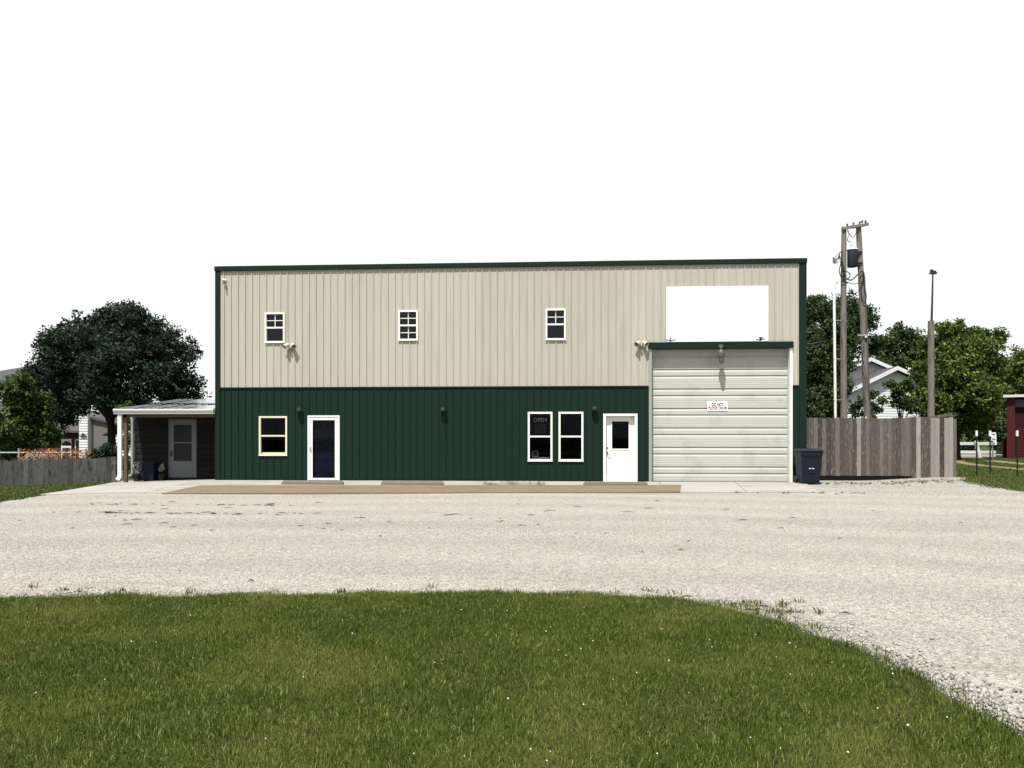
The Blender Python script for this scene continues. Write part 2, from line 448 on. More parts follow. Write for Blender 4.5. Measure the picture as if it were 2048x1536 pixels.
# faint earthy streaks
mp = N.new('ShaderNodeMapping'); mp.inputs['Scale'].default_value = (0.22, 1.5, 1); mp.inputs['Rotation'].default_value = (0, 0, 0.06)
L.new(tc.outputs['Object'], mp.inputs[0])
n3 = N.new('ShaderNodeTexNoise'); n3.inputs['Scale'].default_value = 1.6; n3.inputs['Detail'].default_value = 9; n3.inputs['Roughness'].default_value = 0.7
L.new(mp.outputs[0], n3.inputs['Vector'])
r3 = N.new('ShaderNodeMapRange'); r3.inputs['From Min'].default_value = 0.56; r3.inputs['From Max'].default_value = 0.78; r3.inputs['To Max'].default_value = 0.85
L.new(n3.outputs['Fac'], r3.inputs['Value'])
mx = N.new('ShaderNodeMix'); mx.data_type = 'RGBA'; mx.inputs['B'].default_value = (*alb(178, 167, 150, FLAT * 0.85), 1)
L.new(r3.outputs[0], mx.inputs['Factor']); L.new(q2.outputs[0], mx.inputs['A'])
wv_c = N.new('ShaderNodeVectorMath'); wv_c.operation = 'SUBTRACT'; wv_c.inputs[1].default_value = (7.5, -27.5, 0)
L.new(tc.outputs['Object'], wv_c.inputs[0])
wv_s = N.new('ShaderNodeVectorMath'); wv_s.operation = 'MULTIPLY'; wv_s.inputs[1].default_value = (0.75, 1.0, 0)
L.new(wv_c.outputs[0], wv_s.inputs[0])
wv_l = N.new('ShaderNodeVectorMath'); wv_l.operation = 'LENGTH'; L.new(wv_s.outputs[0], wv_l.inputs[0])
n4 = N.new('ShaderNodeTexNoise'); n4.inputs['Scale'].default_value = 0.35; n4.inputs['Detail'].default_value = 4; L.new(tc.outputs['Object'], n4.inputs['Vector'])
wv_a = N.new('ShaderNodeMath'); wv_a.operation = 'MULTIPLY_ADD'; wv_a.inputs[1].default_value = 1.6; L.new(n4.outputs['Fac'], wv_a.inputs[0]); L.new(wv_l.outputs['Value'], wv_a.inputs[2])
wv_b = N.new('ShaderNodeMath'); wv_b.operation = 'MULTIPLY'; wv_b.inputs[1].default_value = 3.3; L.new(wv_a.outputs[0], wv_b.inputs[0])
wv_n = N.new('ShaderNodeMath'); wv_n.operation = 'SINE'; L.new(wv_b.outputs[0], wv_n.inputs[0])
n5 = N.new('ShaderNodeTexNoise'); n5.inputs['Scale'].default_value = 0.22; n5.inputs['Detail'].default_value = 3; L.new(tc.outputs['Object'], n5.inputs['Vector'])
wv_m = N.new('ShaderNodeMath'); wv_m.operation = 'MULTIPLY'; L.new(wv_n.outputs[0], wv_m.inputs[0]); L.new(n5.outputs['Fac'], wv_m.inputs[1])
wv_f = N.new('ShaderNodeMath'); wv_f.operation = 'MULTIPLY_ADD'; wv_f.inputs[1].default_value = 0.13; wv_f.inputs[2].default_value = 1.0; L.new(wv_m.outputs[0], wv_f.inputs[0])
wv_o = N.new('ShaderNodeVectorMath'); wv_o.operation = 'SCALE'; L.new(mx.outputs['Result'], wv_o.inputs[0]); L.new(wv_f.outputs[0], wv_o.inputs['Scale'])
L.new(wv_o.outputs[0], P.inputs['Base Color'])
bp = N.new('ShaderNodeBump'); bp.inputs['Distance'].default_value = 0.012; bp.inputs['Strength'].default_value = 0.9
ad = N.new('ShaderNodeMath'); ad.operation = 'ADD'; L.new(vor.outputs['Distance'], ad.inputs[0]); L.new(vor2.outputs['Distance'], ad.inputs[1])
ng = N.new('ShaderNodeMath'); ng.operation = 'MULTIPLY'; ng.inputs[1].default_value = -1; L.new(ad.outputs[0], ng.inputs[0])
L.new(ng.outputs[0], bp.inputs['Height']); L.new(bp.outputs[0], P.inputs['Normal'])
lot = np_mesh('gravel_lot', np.stack([X, Y, lot_z(X, Y)], -1).reshape(-1, 3), np.stack([a, a + 1, a + nx + 1, a + nx], 1), 'gravel')
lot['kind'] = 'structure'

# front lawn: an island of turf a few centimetres proud of the gravel
LAWN = [(-3, -18.6), (0, -18.0), (3, -17.7), (6.03, -17.44), (6.59, -17.26), (7.5, -17.22), (8.2, -17.08), (9.01, -17.05), (9.5, -16.93), (9.89, -16.88), (10.8, -16.86),
        (11.46, -16.92), (11.88, -17.06), (12.25, -17.36), (12.53, -17.81), (12.74, -18.30), (12.9, -18.77), (12.99, -19.25), (13.02, -19.6),
        (13.05, -19.9), (13.08, -20.2), (13.3, -21), (13.9, -22.5), (15, -24.5), (17, -27), (17, -34), (-3, -34)]
def turf_z(x, y): return 0.028 + 0.0 * x
mb = MB()
n = len(LAWN)
ctr = (8.0, -24.0)
ring = [(x + 0.10 * (x - ctr[0]) / math.hypot(x - ctr[0], y - ctr[1]), y + 0.10 * (y - ctr[1]) / math.hypot(x - ctr[0], y - ctr[1])) for x, y in LAWN]
mb.add([(x, y, 0.028) for x, y in LAWN] + [(x, y, -0.03) for x, y in ring],
       [tuple(range(n - 1, -1, -1))] + [(i, (i + 1) % n, (i + 1) % n + n, i + n) for i in range(n)])
tag(mb.build('lawn', 'soil'), kind='structure')

def blades(px, py, pz, hmin, hmax, wmin, wmax, bend=0.6):
    n = len(px)
    h = rng.uniform(hmin, hmax, n); w = rng.uniform(wmin, wmax, n)
    t = rng.uniform(0, 2 * np.pi, n); lean = rng.uniform(0.05, bend, n) * h; la = rng.uniform(0, 2 * np.pi, n)
    bx, by = np.cos(t) * w / 2, np.sin(t) * w / 2
    lx, ly = np.cos(la) * lean, np.sin(la) * lean
    V = np.empty((n, 5, 3), np.float32)
    V[:, 0] = np.stack([px - bx, py - by, pz - 0.01], 1); V[:, 1] = np.stack([px + bx, py + by, pz - 0.01], 1)
    V[:, 2] = np.stack([px - bx * .8 + lx * .35, py - by * .8 + ly * .35, pz + h * .6], 1)
    V[:, 3] = np.stack([px + bx * .8 + lx * .35, py + by * .8 + ly * .35, pz + h * .6], 1)
    V[:, 4] = np.stack([px + lx, py + ly, pz + h * (1 - 0.25 * lean / h)], 1)
    b = (np.arange(n) * 5)[:, None, None]
    F = (b + np.array([[0, 1, 3], [0, 3, 2], [2, 3, 4]])[None]).reshape(-1, 3)
    return V.reshape(-1, 3), F

def rnd(x0, x1, y0, y1, dens):
    n = int((x1 - x0) * (y1 - y0) * dens)
    return rng.uniform(x0, x1, n), rng.uniform(y0, y1, n)
bx, by = rnd(5.2, 13.6, -20.9, -16.7, 12500)
# the strip the camera sees, and thinner turf around it
d = by + 23.809
vis = np.abs((bx - 10.888) + 0.0625 * d) < 0.70 * d + 0.5
keep = in_poly(bx + rng.normal(0, 0.03, len(bx)) + 0.10 * np.sin(by * 8.3 + 2.0 * np.sin(bx * 4.1)) * np.sin(bx * 3.1), by + rng.normal(0, 0.03, len(bx)) + 0.06 * np.sin(bx * 6.7 + 1.5 * np.sin(by * 5.0)), LAWN) & (vis | (rng.random(len(bx)) < 0.25))
bx, by = bx[keep], by[keep]
cx, cy = rnd(1.0, 16.5, -25.5, -16.7, 1300)
k2 = in_poly(cx, cy, LAWN) & ((cx < 5.2) | (cx > 13.6) | (cy < -20.9))
bx = np.concatenate([bx, cx[k2]]); by = np.concatenate([by, cy[k2]])
clump = 0.75 + 0.5 * (np.sin(bx * 7.1 + 3 * np.sin(by * 3.3)) * np.sin(by * 6.3 + 2 * np.sin(bx * 2.7)) * 0.5 + 0.5)
V, F = blades(bx, by, turf_z(bx, by), 0.018, 0.044, 0.0022, 0.0042, 1.15)
zz = V.reshape(-1, 5, 3); zz[:, 2:, 2] = 0.028 + (zz[:, 2:, 2] - 0.028) * clump[:, None]
tag(np_mesh('lawn_grass', V, F, 'grass_blade'), 'mown green lawn in the foreground with dry yellowish patches', 'grass', kind='stuff')
# taller tufts along the ragged lawn edge
ex, ey = [], []
edge = LAWN[1:21]
for (x0, y0), (x1, y1) in zip(edge, edge[1:]):
    m_ = int(math.hypot(x1 - x0, y1 - y0) * 420)
    t = rng.random(m_); off = np.abs(rng.normal(0, 0.05, m_)) * (1 + 1.2 * (np.sin((x0 + t * (x1 - x0)) * 9 + y0 * 5) > 0.55))
    nxn, nyn = -(y1 - y0), (x1 - x0); ln = math.hypot(nxn, nyn)
    ex.append(x0 + t * (x1 - x0) + nxn / ln * off); ey.append(y0 + t * (y1 - y0) + nyn / ln * off)
ex = np.concatenate(ex); ey = np.concatenate(ey)
for (qx_, qy_, rx_, ry_, n_) in ((12.40, -17.25, 0.22, 0.14, 420), (12.62, -17.42, 0.16, 0.10, 240), (12.80, -17.9, 0.12, 0.12, 120), (12.15, -17.12, 0.20, 0.08, 260), (12.98, -18.7, 0.08, 0.16, 120), (12.55, -17.05, 0.10, 0.05, 90), (7.0, -17.1, 0.30, 0.05, 160), (9.2, -16.92, 0.22, 0.05, 140)):
    ex = np.concatenate([ex, rng.normal(qx_, rx_ * 0.6, n_)]); ey = np.concatenate([ey, rng.normal(qy_, ry_ * 0.6, n_)])
V, F = blades(ex, ey, np.full(len(ex), 0.006), 0.02, 0.06, 0.0025, 0.005, 1.0)
tag(np_mesh('edge_grass', V, F, 'grass_blade'), 'ragged longer grass along the edge of the front lawn', 'grass', kind='stuff')
# white clover heads
qx = rng.uniform(6, 13, 260); qy = rng.uniform(-20.6, -17, 260)
k = in_poly(qx, qy, LAWN) & (rng.random(260) < 0.12 + 0.38 * (qx > 10.5)); qx, qy = qx[k], qy[k]
octv = np.array([[1, 0, 0], [-1, 0, 0], [0, 1, 0], [0, -1, 0], [0, 0, 1], [0, 0, -1]], np.float32)
octf = np.array([[0, 2, 4], [2, 1, 4], [1, 3, 4], [3, 0, 4], [2, 0, 5], [1, 2, 5], [3, 1, 5], [0, 3, 5]])
def octs(px, py, pz, rmin, rmax, flat=1.0, jit=0.25):
    n = len(px); r = rng.uniform(rmin, rmax, n)
    Q = octv[None] * (1 + rng.uniform(-jit, jit, (n, 6, 3))) + rng.uniform(-jit, jit, (n, 6, 3)) * 0.6
    Q = Q * r[:, None, None] * rng.uniform(0.7, 1.3, (n, 1, 3)) * np.array([1, 1, flat])
    t = rng.uniform(0, 6.28, n); c, s = np.cos(t)[:, None], np.sin(t)[:, None]
    W = np.stack([Q[..., 0] * c - Q[..., 1] * s, Q[..., 0] * s + Q[..., 1] * c, Q[..., 2]], -1)
    W += np.stack([px, py, pz], 1)[:, None]
    F = (np.arange(n) * 6)[:, None, None] + octf[None]
    return W.reshape(-1, 3), F.reshape(-1, 3)
V, F = octs(qx, qy, 0.062 + 0 * qx, 0.0035, 0.006)
tag(np_mesh('clover_heads', V, F, 'clover'), 'tiny white clover heads dotted over the lawn', 'clover', kind='stuff')

# loose crushed stone
def view_pts(n, d0, d1, power, amax=0.78):
    d = d0 + (d1 - d0) * rng.random(n) ** power
    a = rng.uniform(-amax, amax, n)
    return 10.888 + d * (-0.0624 + 0.998 * a), -23.809 + d * (0.998 + 0.0624 * a)
sx, sy = view_pts(120000, 4.0, 13.5, 0.75)
ok = ~in_poly(sx, sy, LAWN) & (sy < -3.6); sx, sy = sx[ok], sy[ok]
V1, F1 = octs(sx, sy, lot_z(sx, sy) + 0.001, 0.0035, 0.0095, 0.7)
sx2, sy2 = view_pts(42000, 12.0, 19.0, 0.9)
ok = (sy2 < -5.9) & (sx2 > np.interp(sy2, *XL) + 0.3) & (sx2 < np.interp(sy2, *XR)); sx2, sy2 = sx2[ok], sy2[ok]
V2, F2 = octs(sx2, sy2, lot_z(sx2, sy2), 0.005, 0.012, 0.6)
sx3, sy3 = rng.uniform(18.4, 24.5, 16000), rng.uniform(-5, 1.2, 16000)
ok = (sx3 < np.interp(sy3, *XR) + 0.15) & (sx3 > 17.6 - 0.12 * sy3); sx3, sy3 = sx3[ok], sy3[ok]
V3, F3 = octs(sx3, sy3, lot_z(sx3, sy3), 0.006, 0.020, 0.6)
# windrow of larger stones pushed against the lawn
ii = rng.integers(0, len(edge) - 1, 5200); t = rng.random(5200); E_ = np.array(edge)
wx = E_[ii, 0] + t * (E_[ii + 1, 0] - E_[ii, 0]); wy = E_[ii, 1] + t * (E_[ii + 1, 1] - E_[ii, 1])
dirx, diry = wx - ctr[0], wy - ctr[1]; ln = np.hypot(dirx, diry); off = np.abs(rng.normal(0.05, 0.22, 5200))
wx = wx + dirx / ln * off; wy = wy + diry / ln * off
V4, F4 = octs(wx, wy, 0.010 + 0 * wx, 0.005, 0.015, 0.75)
Fs = []; base = 0; Vs = []
for v, f in ((V1, F1), (V2, F2), (V3, F3), (V4, F4)):
    Vs.append(v); Fs.append(f + base); base += len(v)
tag(np_mesh('loose_gravel', np.concatenate(Vs), np.concatenate(Fs), 'stone'), 'loose pale crushed limestone over the parking lot', 'gravel', kind='stuff')

# dark scraps and twigs lying on the gravel
tx, ty = [], []
def scat(n, x0, x1, y0, y1):
    tx.append(rng.uniform(x0, x1, n)); ty.append(rng.normal((y0 + y1) / 2, abs(y1 - y0) / 4, n))
scat(26, -0.5, 5.5, -8.6, -7.9); scat(34, 1.5, 6.8, -10.3, -9.8); scat(60, 0, 20, -15.5, -8); scat(14, 11.8, 13.3, -18.2, -16.6)
tx = np.concatenate(tx); ty = np.concatenate(ty)
mb = MB()
for x, y in zip(tx, ty):
    if in_poly(np.array([x]), np.array([y]), LAWN)[0]: continue
    s_ = random.uniform(0.03, 0.13) * (1.0 if y > -12 else 0.5); t = random.uniform(-0.5, 0.5); z = float(lot_z(x, y)) + 0.012
    p = [(x - s_ * math.cos(t), y - s_ * math.sin(t), z), (x + random.uniform(-.3, .3) * s_, y + random.uniform(-.25, .25) * s_, z + 0.01), (x + s_ * math.cos(t), y + s_ * math.sin(t), z)]
    mb.tube(p, [0.003, 0.007, 0.002], 5)
tag(mb.build('twigs', 'twig'), 'dark twigs and scraps scattered in streaks on the gravel', 'twigs', kind='stuff')

# weeds sprouting from the gravel
wx = np.concatenate([rng.uniform(5.9, 9.4, 11), rng.uniform(9.5, 12, 5), rng.uniform(18.6, 22.6, 90), rng.uniform(15.2, 18.6, 16), rng.uniform(12.3, 13.0, 9)])
wy = np.concatenate([rng.uniform(-17.05, -16.7, 11), rng.uniform(-16.8, -16.6, 5), rng.normal(-0.3, 0.35, 90), rng.normal(-4.3, 0.2, 16), rng.uniform(-17.7, -16.9, 9)])
px = np.repeat(wx, 16) + rng.normal(0, 0.03, len(wx) * 16); py = np.repeat(wy, 16) + rng.normal(0, 0.025, len(wx) * 16)
V, F = blades(px, py, lot_z(px, py), 0.015, 0.07, 0.005, 0.012, 1.6)
tag(np_mesh('weeds', V, F, 'weed_leaf'), 'small green weeds sprouting through the gravel', 'weeds', kind='stuff')

# grass beside the lot: left of the concrete and right of the gravel
fx, fy = rnd(-13, -1.0, -9.5, 1.2, 700)
k = (fx < np.interp(fy, *XL) - 0.02 + rng.normal(0, 0.07, len(fx))) & (fx < -2.03 - (fy + 5.51) * 0.254 - 0.03)
k |= (fy < -5.5) & (fx < np.interp(fy, *XL) + rng.normal(0, 0.08, len(fx)))
gx, gy = rnd(22, 42, -4.5, 21, 260)
k3 = (gx > np.interp(gy, *XR) + rng.normal(0, 0.10, len(gx)))
TRACKS = [([(35.5, 24.2), (33.9, 20.5), (33.0, 17.5), (32.2, 14), (31.6, 10.5), (31.4, 6), (31.6, 1), (32.5, -4)], 1.1),
          ([(33.0, 20.5), (31.2, 17.2), (30.0, 14.5), (29.1, 11), (28.7, 7.5), (28.5, 3), (28.7, -2)], 0.8)]
for tr_, tw_ in TRACKS:                                              # no grass in the ruts
    tr_ = sorted(tr_, key=lambda p: p[1])
    k3 &= np.abs(gx - np.interp(gy, [p[1] for p in tr_], [p[0] for p in tr_])) > tw_ * 0.5 + rng.normal(0, 0.08, len(gx))
px = np.concatenate([fx[k], gx[k3]]); py = np.concatenate([fy[k], gy[k3]])
V, F = blades(px, py, ground_z(px, py) + 0.0, 0.04, 0.10, 0.010, 0.022, 1.0)
tag(np_mesh('side_grass', V, F, 'field_blade'), 'short grass of the verges left and right of the gravel lot', 'grass', kind='stuff')

# far right: road and the two ruts of a farm track, laid on the field
def ribbon(name, pts, w, m, lift):
    mb = MB(); pts = [Vector(p) for p in pts]; vs = []
    for i, p in enumerate(pts):
        d = (pts[min(i + 1, len(pts) - 1)] - pts[max(i - 1, 0)]).normalized(); nrm = Vector((-d.y, d.x))
        for s_ in (-1, 1):
            q = p + nrm * s_ * w / 2; vs.append((q.x, q.y, float(gh(q.x, q.y)) + lift))
    mb.add(vs, [(2 * i, 2 * i + 1, 2 * i + 3, 2 * i + 2) for i in range(len(pts) - 1)])
    o = mb.build(name, m, recalc=False); o['kind'] = 'structure'; return o
ribbon('road', [(x, 27.6, 0)[:2] for x in np.arange(-60, 140, 4)], 6.5, 'road_mat', 0.02)
for tr_, tw_ in TRACKS: ribbon('dirt_track', tr_, tw_, 'dirt_track_mat', 0.012)

# ------------------------------------------------------------------ concrete in front of the building
ap = thing('concrete_apron', (8, -3, 0), kind='structure')
def apron_pt(u_, v_):
    fx_, fy_ = -2.03 + u_ * (17.4 + 2.03), -5.51 + u_ * 1.46
    bx_ = -3.45 + u_ * (18.25 + 3.45)
    return fx_ * (1 - v_) + bx_ * v_, fy_ * (1 - v_) - 0.03 * v_
cuts = [0, 0.135, 0.30, 0.465, 0.63, 0.80, 0.905, 1.0]
for u0, u1 in zip(cuts, cuts[1:]):
    mb = MB(); nu, nv = 4, 4; g = 0.0004
    top = [apron_pt(u0 + g + (u1 - u0 - 2 * g) * i / nu, j / nv) for j in range(nv + 1) for i in range(nu + 1)]
    k = nu + 1
    mb.add([(x, y, float(gh(x, y)) + 0.030) for x, y in top], [(j * k + i, j * k + i + 1, (j + 1) * k + i + 1, (j + 1) * k + i) for j in range(nv) for i in range(nu)])
    rim = [i for i in range(k)] + [j * k + nu for j in range(1, nv + 1)] + [nv * k + i for i in range(nu - 1, -1, -1)] + [j * k for j in range(nv - 1, 0, -1)]
    lo = [(*top[i], float(gh(*top[i])) - 0.08) for i in rim]; m0 = len(mb.v); mb.v += lo
    for a_ in range(len(rim)):
        b_ = (a_ + 1) % len(rim); mb.f.append((rim[a_], m0 + a_, m0 + b_, rim[b_]))
    mb.build('slab', 'concrete', ap)
pf = MB().slab([(-3.62, -0.05), (0.0, -0.05), (0.0, 1.34), (-3.75, 1.34)], -0.2, -0.078).build('porch_floor', 'concrete'); pf['kind'] = 'structure'
tw = MB()
T = [(1.2, -5.62), (0.78, -2.72), (14.32, -1.68), (13.88, -4.36)]
nu = 12
tv = []
for i in range(nu + 1):
    f_ = i / nu
    for A, B in ((T[0], T[3]), (T[1], T[2])):
        x = A[0] + f_ * (B[0] - A[0]); y = A[1] + f_ * (B[1] - A[1]); tv.append((x, y, float(gh(x, y)) + 0.042))
m0 = len(tv); tv += [(x, y, z - 0.06) for x, y, z in tv]
tw.add(tv, [(2 * i, 2 * i + 2, 2 * i + 3, 2 * i + 1) for i in range(nu)] + [(2 * i, m0 + 2 * i, m0 + 2 * i + 2, 2 * i + 2) for i in range(nu)]
       + [(0, 1, m0 + 1, m0), (2 * nu, m0 + 2 * nu, m0 + 2 * nu + 1, 2 * nu + 1)])
tag(tw.build('walkway', 'tan_concrete', recalc=False), kind='structure')

# ------------------------------------------------------------------ the metal building
W_, H_ = 18.29, 6.79
b = thing('metal_building', (9.145, 0, 0), 'two-storey metal building, cream steel siding above dark green, with roll-up door', 'building')
OPEN = [(1.58, 2.22, 4.37, 5.32), (5.84, 6.46, 4.41, 5.35), (10.44, 11.06, 4.39, 5.35), (1.39, 2.30, 0.81, 2.05), (2.96, 3.98, 0.0, 2.07),
        (9.89, 10.65, 0.65, 2.17), (10.84, 11.60, 0.65, 2.17), (12.21, 13.25, 0.0, 2.11), (13.60, 17.90, 0.0, 4.28)]
def cuts_at(xm, za, zb, ins=0.012):
    iv = [(za, zb)]
    for x0, x1, z0, z1 in OPEN:
        if x0 + ins < xm < x1 - ins:
            z0 += ins if z0 > 0.01 else -1; z1 -= ins
            nv = []
            for p, q in iv:
                if z1 <= p or z0 >= q: nv.append((p, q)); continue
                if z0 > p: nv.append((p, z0))
                if z1 < q: nv.append((z1, q))
            iv = nv
    return iv
RIBS = [0.25 + 0.2286 * i for i in range(80)]
def profile(xa, xb):
    pts = [(xa, 0.0)]
    for r in RIBS:
        if xa + 0.03 < r < xb - 0.03:
            pts += [(r - 0.020, 0.0), (r - 0.011, -0.028), (r + 0.010, -0.028), (r + 0.015, 0.0)]
    pts.append((xb, 0.0))
    ex_ = sorted({e for o in OPEN for e in (o[0] + 0.012, o[1] - 0.012) if xa < e < xb})
    for e in ex_:
        for i in range(len(pts) - 1):
            if pts[i][0] < e < pts[i + 1][0]:
                t = (e - pts[i][0]) / (pts[i + 1][0] - pts[i][0])
                pts.insert(i + 1, (e, pts[i][1] + t * (pts[i + 1][1] - pts[i][1]))); break
    return pts
def siding(xa, xb, za, zb, m, dy):
    mb = MB(); pts = profile(xa, xb)
    for (x0, y0), (x1, y1) in zip(pts, pts[1:]):
        for p, q in cuts_at((x0 + x1) / 2, za, zb):
            mb.add([(x0, y0 + dy, p), (x1, y1 + dy, p), (x1, y1 + dy, q), (x0, y0 + dy, q)], [(0, 1, 2, 3)])
    if mb.v: mb.build('siding_panel', m, b, recalc=False)
edges = [0.11] + [0.136 + 0.9144 * i for i in range(1, 20)] + [18.2]
for i, (xa, xb) in enumerate(zip(edges, edges[1:])):
    dy = -0.0012 * (i % 2)
    siding(xa, xb, 2.95, 6.66, 'cream_metal', dy)
    siding(xa, xb, 0.05, 2.94, 'green_metal', dy)
# inner lining, floor, ceiling, side and back walls, roof
mb = MB()
xsb = sorted({0.05, 18.24} | {e for o in OPEN for e in (o[0] + 0.012, o[1] - 0.012)})
for x0, x1 in zip(xsb, xsb[1:]):
    for p, q in cuts_at((x0 + x1) / 2, 0.0, 6.7):
        mb.add([(x0, 0.14, p), (x1, 0.14, p), (x1, 0.14, q), (x0, 0.14, q)], [(0, 1, 2, 3)])
mb.build('inner_wall', 'room_dark', b, recalc=False)
MB().box(0.05, 18.24, 0.40, 11.9, 0.0, 0.04).build('floor', 'room_dark', b)
MB().box(0.05, 18.24, 0.40, 11.9, 2.85, 2.95).build('upper_floor', 'room_dark', b)
MB().box(0.05, 18.24, 3.6, 3.7, 0.04, 6.6).build('partition', 'room_dark', b)
for nm, x0, x1 in (('side_wall', 0.0, 0.05), ('side_wall', 18.24, 18.29)):
    MB().box(x0, x1, 0.02, 12, 0, 6.7).build(nm, 'green_metal', b)
MB().box(0.0, 18.29, 12.0, 12.05, 0, 6.7).build('back_wall', 'green_metal', b)
MB().prism([(0, 0), (0, 0), (0, 0)], 0, 0)
rf = MB(); rf.add([(-0.03, -0.05, 6.72), (18.32, -0.05, 6.72), (18.32, 12.1, 6.55), (-0.03, 12.1, 6.55), (-0.03, -0.05, 6.76), (18.32, -0.05, 6.76), (18.32, 12.1, 6.59), (-0.03, 12.1, 6.59)],
                  [(0, 3, 2, 1), (4, 5, 6, 7), (0, 1, 5, 4), (1, 2, 6, 5), (2, 3, 7, 6), (3, 0, 4, 7)]).build('roof', 'roof_metal', b)
# trims
MB().box(-0.045, 18.33, -0.075, 0.02, 6.655, 6.80).build('eave_trim', 'green_trim', b, bevel=0.01)
mb = MB().box(0.0, 0.125, -0.04, 0.0, 0.0, 6.654); mb.box(-0.03, 0.0, -0.04, 0.10, 0.0, 6.654); mb.build('corner_trim', 'green_trim', b)
mb = MB().box(18.10, 18.29, -0.04, 0.0, 0.0, 6.654); mb.box(18.29, 18.32, -0.04, 0.10, 0.0, 6.654); mb.build('corner_trim', 'green_trim', b)
MB().box(0.125, 13.585, -0.038, 0.0, 2.925, 2.965).build('belt_trim', 'green_trim', b)
MB().box(17.915, 18.10, -0.038, 0.0, 2.925, 2.965).build('belt_trim', 'green_trim', b)
for x0, x1 in ((0.125, 2.955), (3.985, 12.205), (13.255, 13.585), (17.915, 18.10)):
    MB().box(x0, x1, -0.034, 0.0, 0.0, 0.062).build('base_trim', 'dark_trim', b)
# roll-up door in its recess
od = MB()
od.box(13.60, 13.685, -0.036, 0.24, 0.03, 4.09)
od_o = od.build('garage_door', 'grey_jamb', b)
MB().box(17.825, 17.905, -0.036, 0.24, 0.03, 4.09).build('door_jamb', 'white_vinyl', od_o)
hd = MB().box(13.575, 17.925, -0.085, 0.24, 4.095, 4.285)
hd.build('header_trim', 'green_trim', od_o, bevel=0.008)
zs_ = [0.035, 0.49] + [0.49 + 0.6 * i for i in range(1, 7)]
for k, (z0, z1) in enumerate(zip(zs_, zs_[1:])):
    mb = MB(); yb = 0.215
    pr = []
    def groove(g):
        return [(0.0, g - 0.09), (0.032, g - 0.004), (0.0, g)]
    pr.append((0.0, z0 + 0.001)); pr += groove(z1 - 0.2)
    mid = [(0.0, z) for z in ()]
    pr += [(0.0, z1 - 0.09), (0.032, z1 - 0.004), (0.0, z1 - 0.001)] if k < 6 else [(0.0, z1)]
    if k > 0:   # faint stiffening steps pressed into the face
        zf_ = [z0 + 0.06 + 0.055 * i for i in range(4)]
        st = []
        for z in zf_: st += [(0.0, z), (-0.003, z + 0.01), (-0.003, z + 0.024), (0.0, z + 0.03)]
        pr = [pr[0]] + st + pr[1:]
    vs_ = [(13.69, yb + y, z) for y, z in pr] + [(17.82, yb + y, z) for y, z in pr]; m_ = len(pr)
    mb.add(vs_, [(i, i + m_, i + m_ + 1, i + 1) for i in range(m_ - 1)])
    mb.box(13.69, 17.82, yb + 0.047, yb + 0.06, z0 + 0.002, z1 - 0.002)
    mb.build('door_section', 'door_metal', od_o, recalc=False)
MB().box(13.69, 17.82, 0.20, 0.24, 0.025, 0.05).build('bottom_seal', 'plastic_grey', od_o)

# windows
def window(o, top_grid, low_grid, m, glass, fw=0.05):
    x0, x1, z0, z1 = o; zm = z0 + (z1 - z0) * 0.5
    f = MB()
    f.box(x0, x1, -0.042, 0.08, z1 - fw, z1); f.box(x0, x1, -0.042, 0.08, z0, z0 + fw)
    f.box(x0, x0 + fw, -0.042, 0.08, z0 + fw, z1 - fw); f.box(x1 - fw, x1, -0.042, 0.08, z0 + fw, z1 - fw)
    w = f.build('window', m, b)
    i0, i1 = x0 + fw, x1 - fw
    MB().box(i0, i1, -0.022, 0.06, zm - 0.025, zm + 0.025).build('meeting_rail', m, w)
    MB().box(i0, i1, 0.020, 0.026, zm + 0.025, z1 - fw).build('pane', glass, w)
    MB().box(i0, i1, 0.045, 0.051, z0 + fw, zm - 0.025).build('pane', glass, w)
    for on, za, zb, y in ((top_grid, zm + 0.025, z1 - fw, 0.004), (low_grid, z0 + fw, zm - 0.025, 0.028)):
        if on:
            c = (za + zb) / 2; xc = (i0 + i1) / 2
            mb = MB().box(i0, i1, y, y + 0.014, c - 0.011, c + 0.011)
            mb.box(xc - 0.011, xc + 0.011, y, y + 0.014, za, c - 0.011); mb.box(xc - 0.011, xc + 0.011, y, y + 0.014, c + 0.011, zb)
            mb.build('muntin', m, w)
    MB().box(x0 - 0.01, x1 + 0.01, -0.055, -0.043, z0 - 0.012, z0 + 0.012).build('sill', m, w)
    return w
window(OPEN[0], True, False, 'white_vinyl', 'glass_upper')
window(OPEN[1], True, True, 'white_vinyl', 'glass_upper')
window(OPEN[2], True, False, 'white_vinyl', 'glass_upper')
window(OPEN[3], False, False, 'aged_vinyl', 'glass', 0.055)
window(OPEN[5], False, False, 'white_vinyl', 'glass', 0.058)
window(OPEN[6], False, False, 'white_vinyl', 'glass', 0.058)
MB().box(1.46, 2.23, 0.028, 0.044, 0.87, 0.905).build('screen_bar', 'aged_vinyl', b)

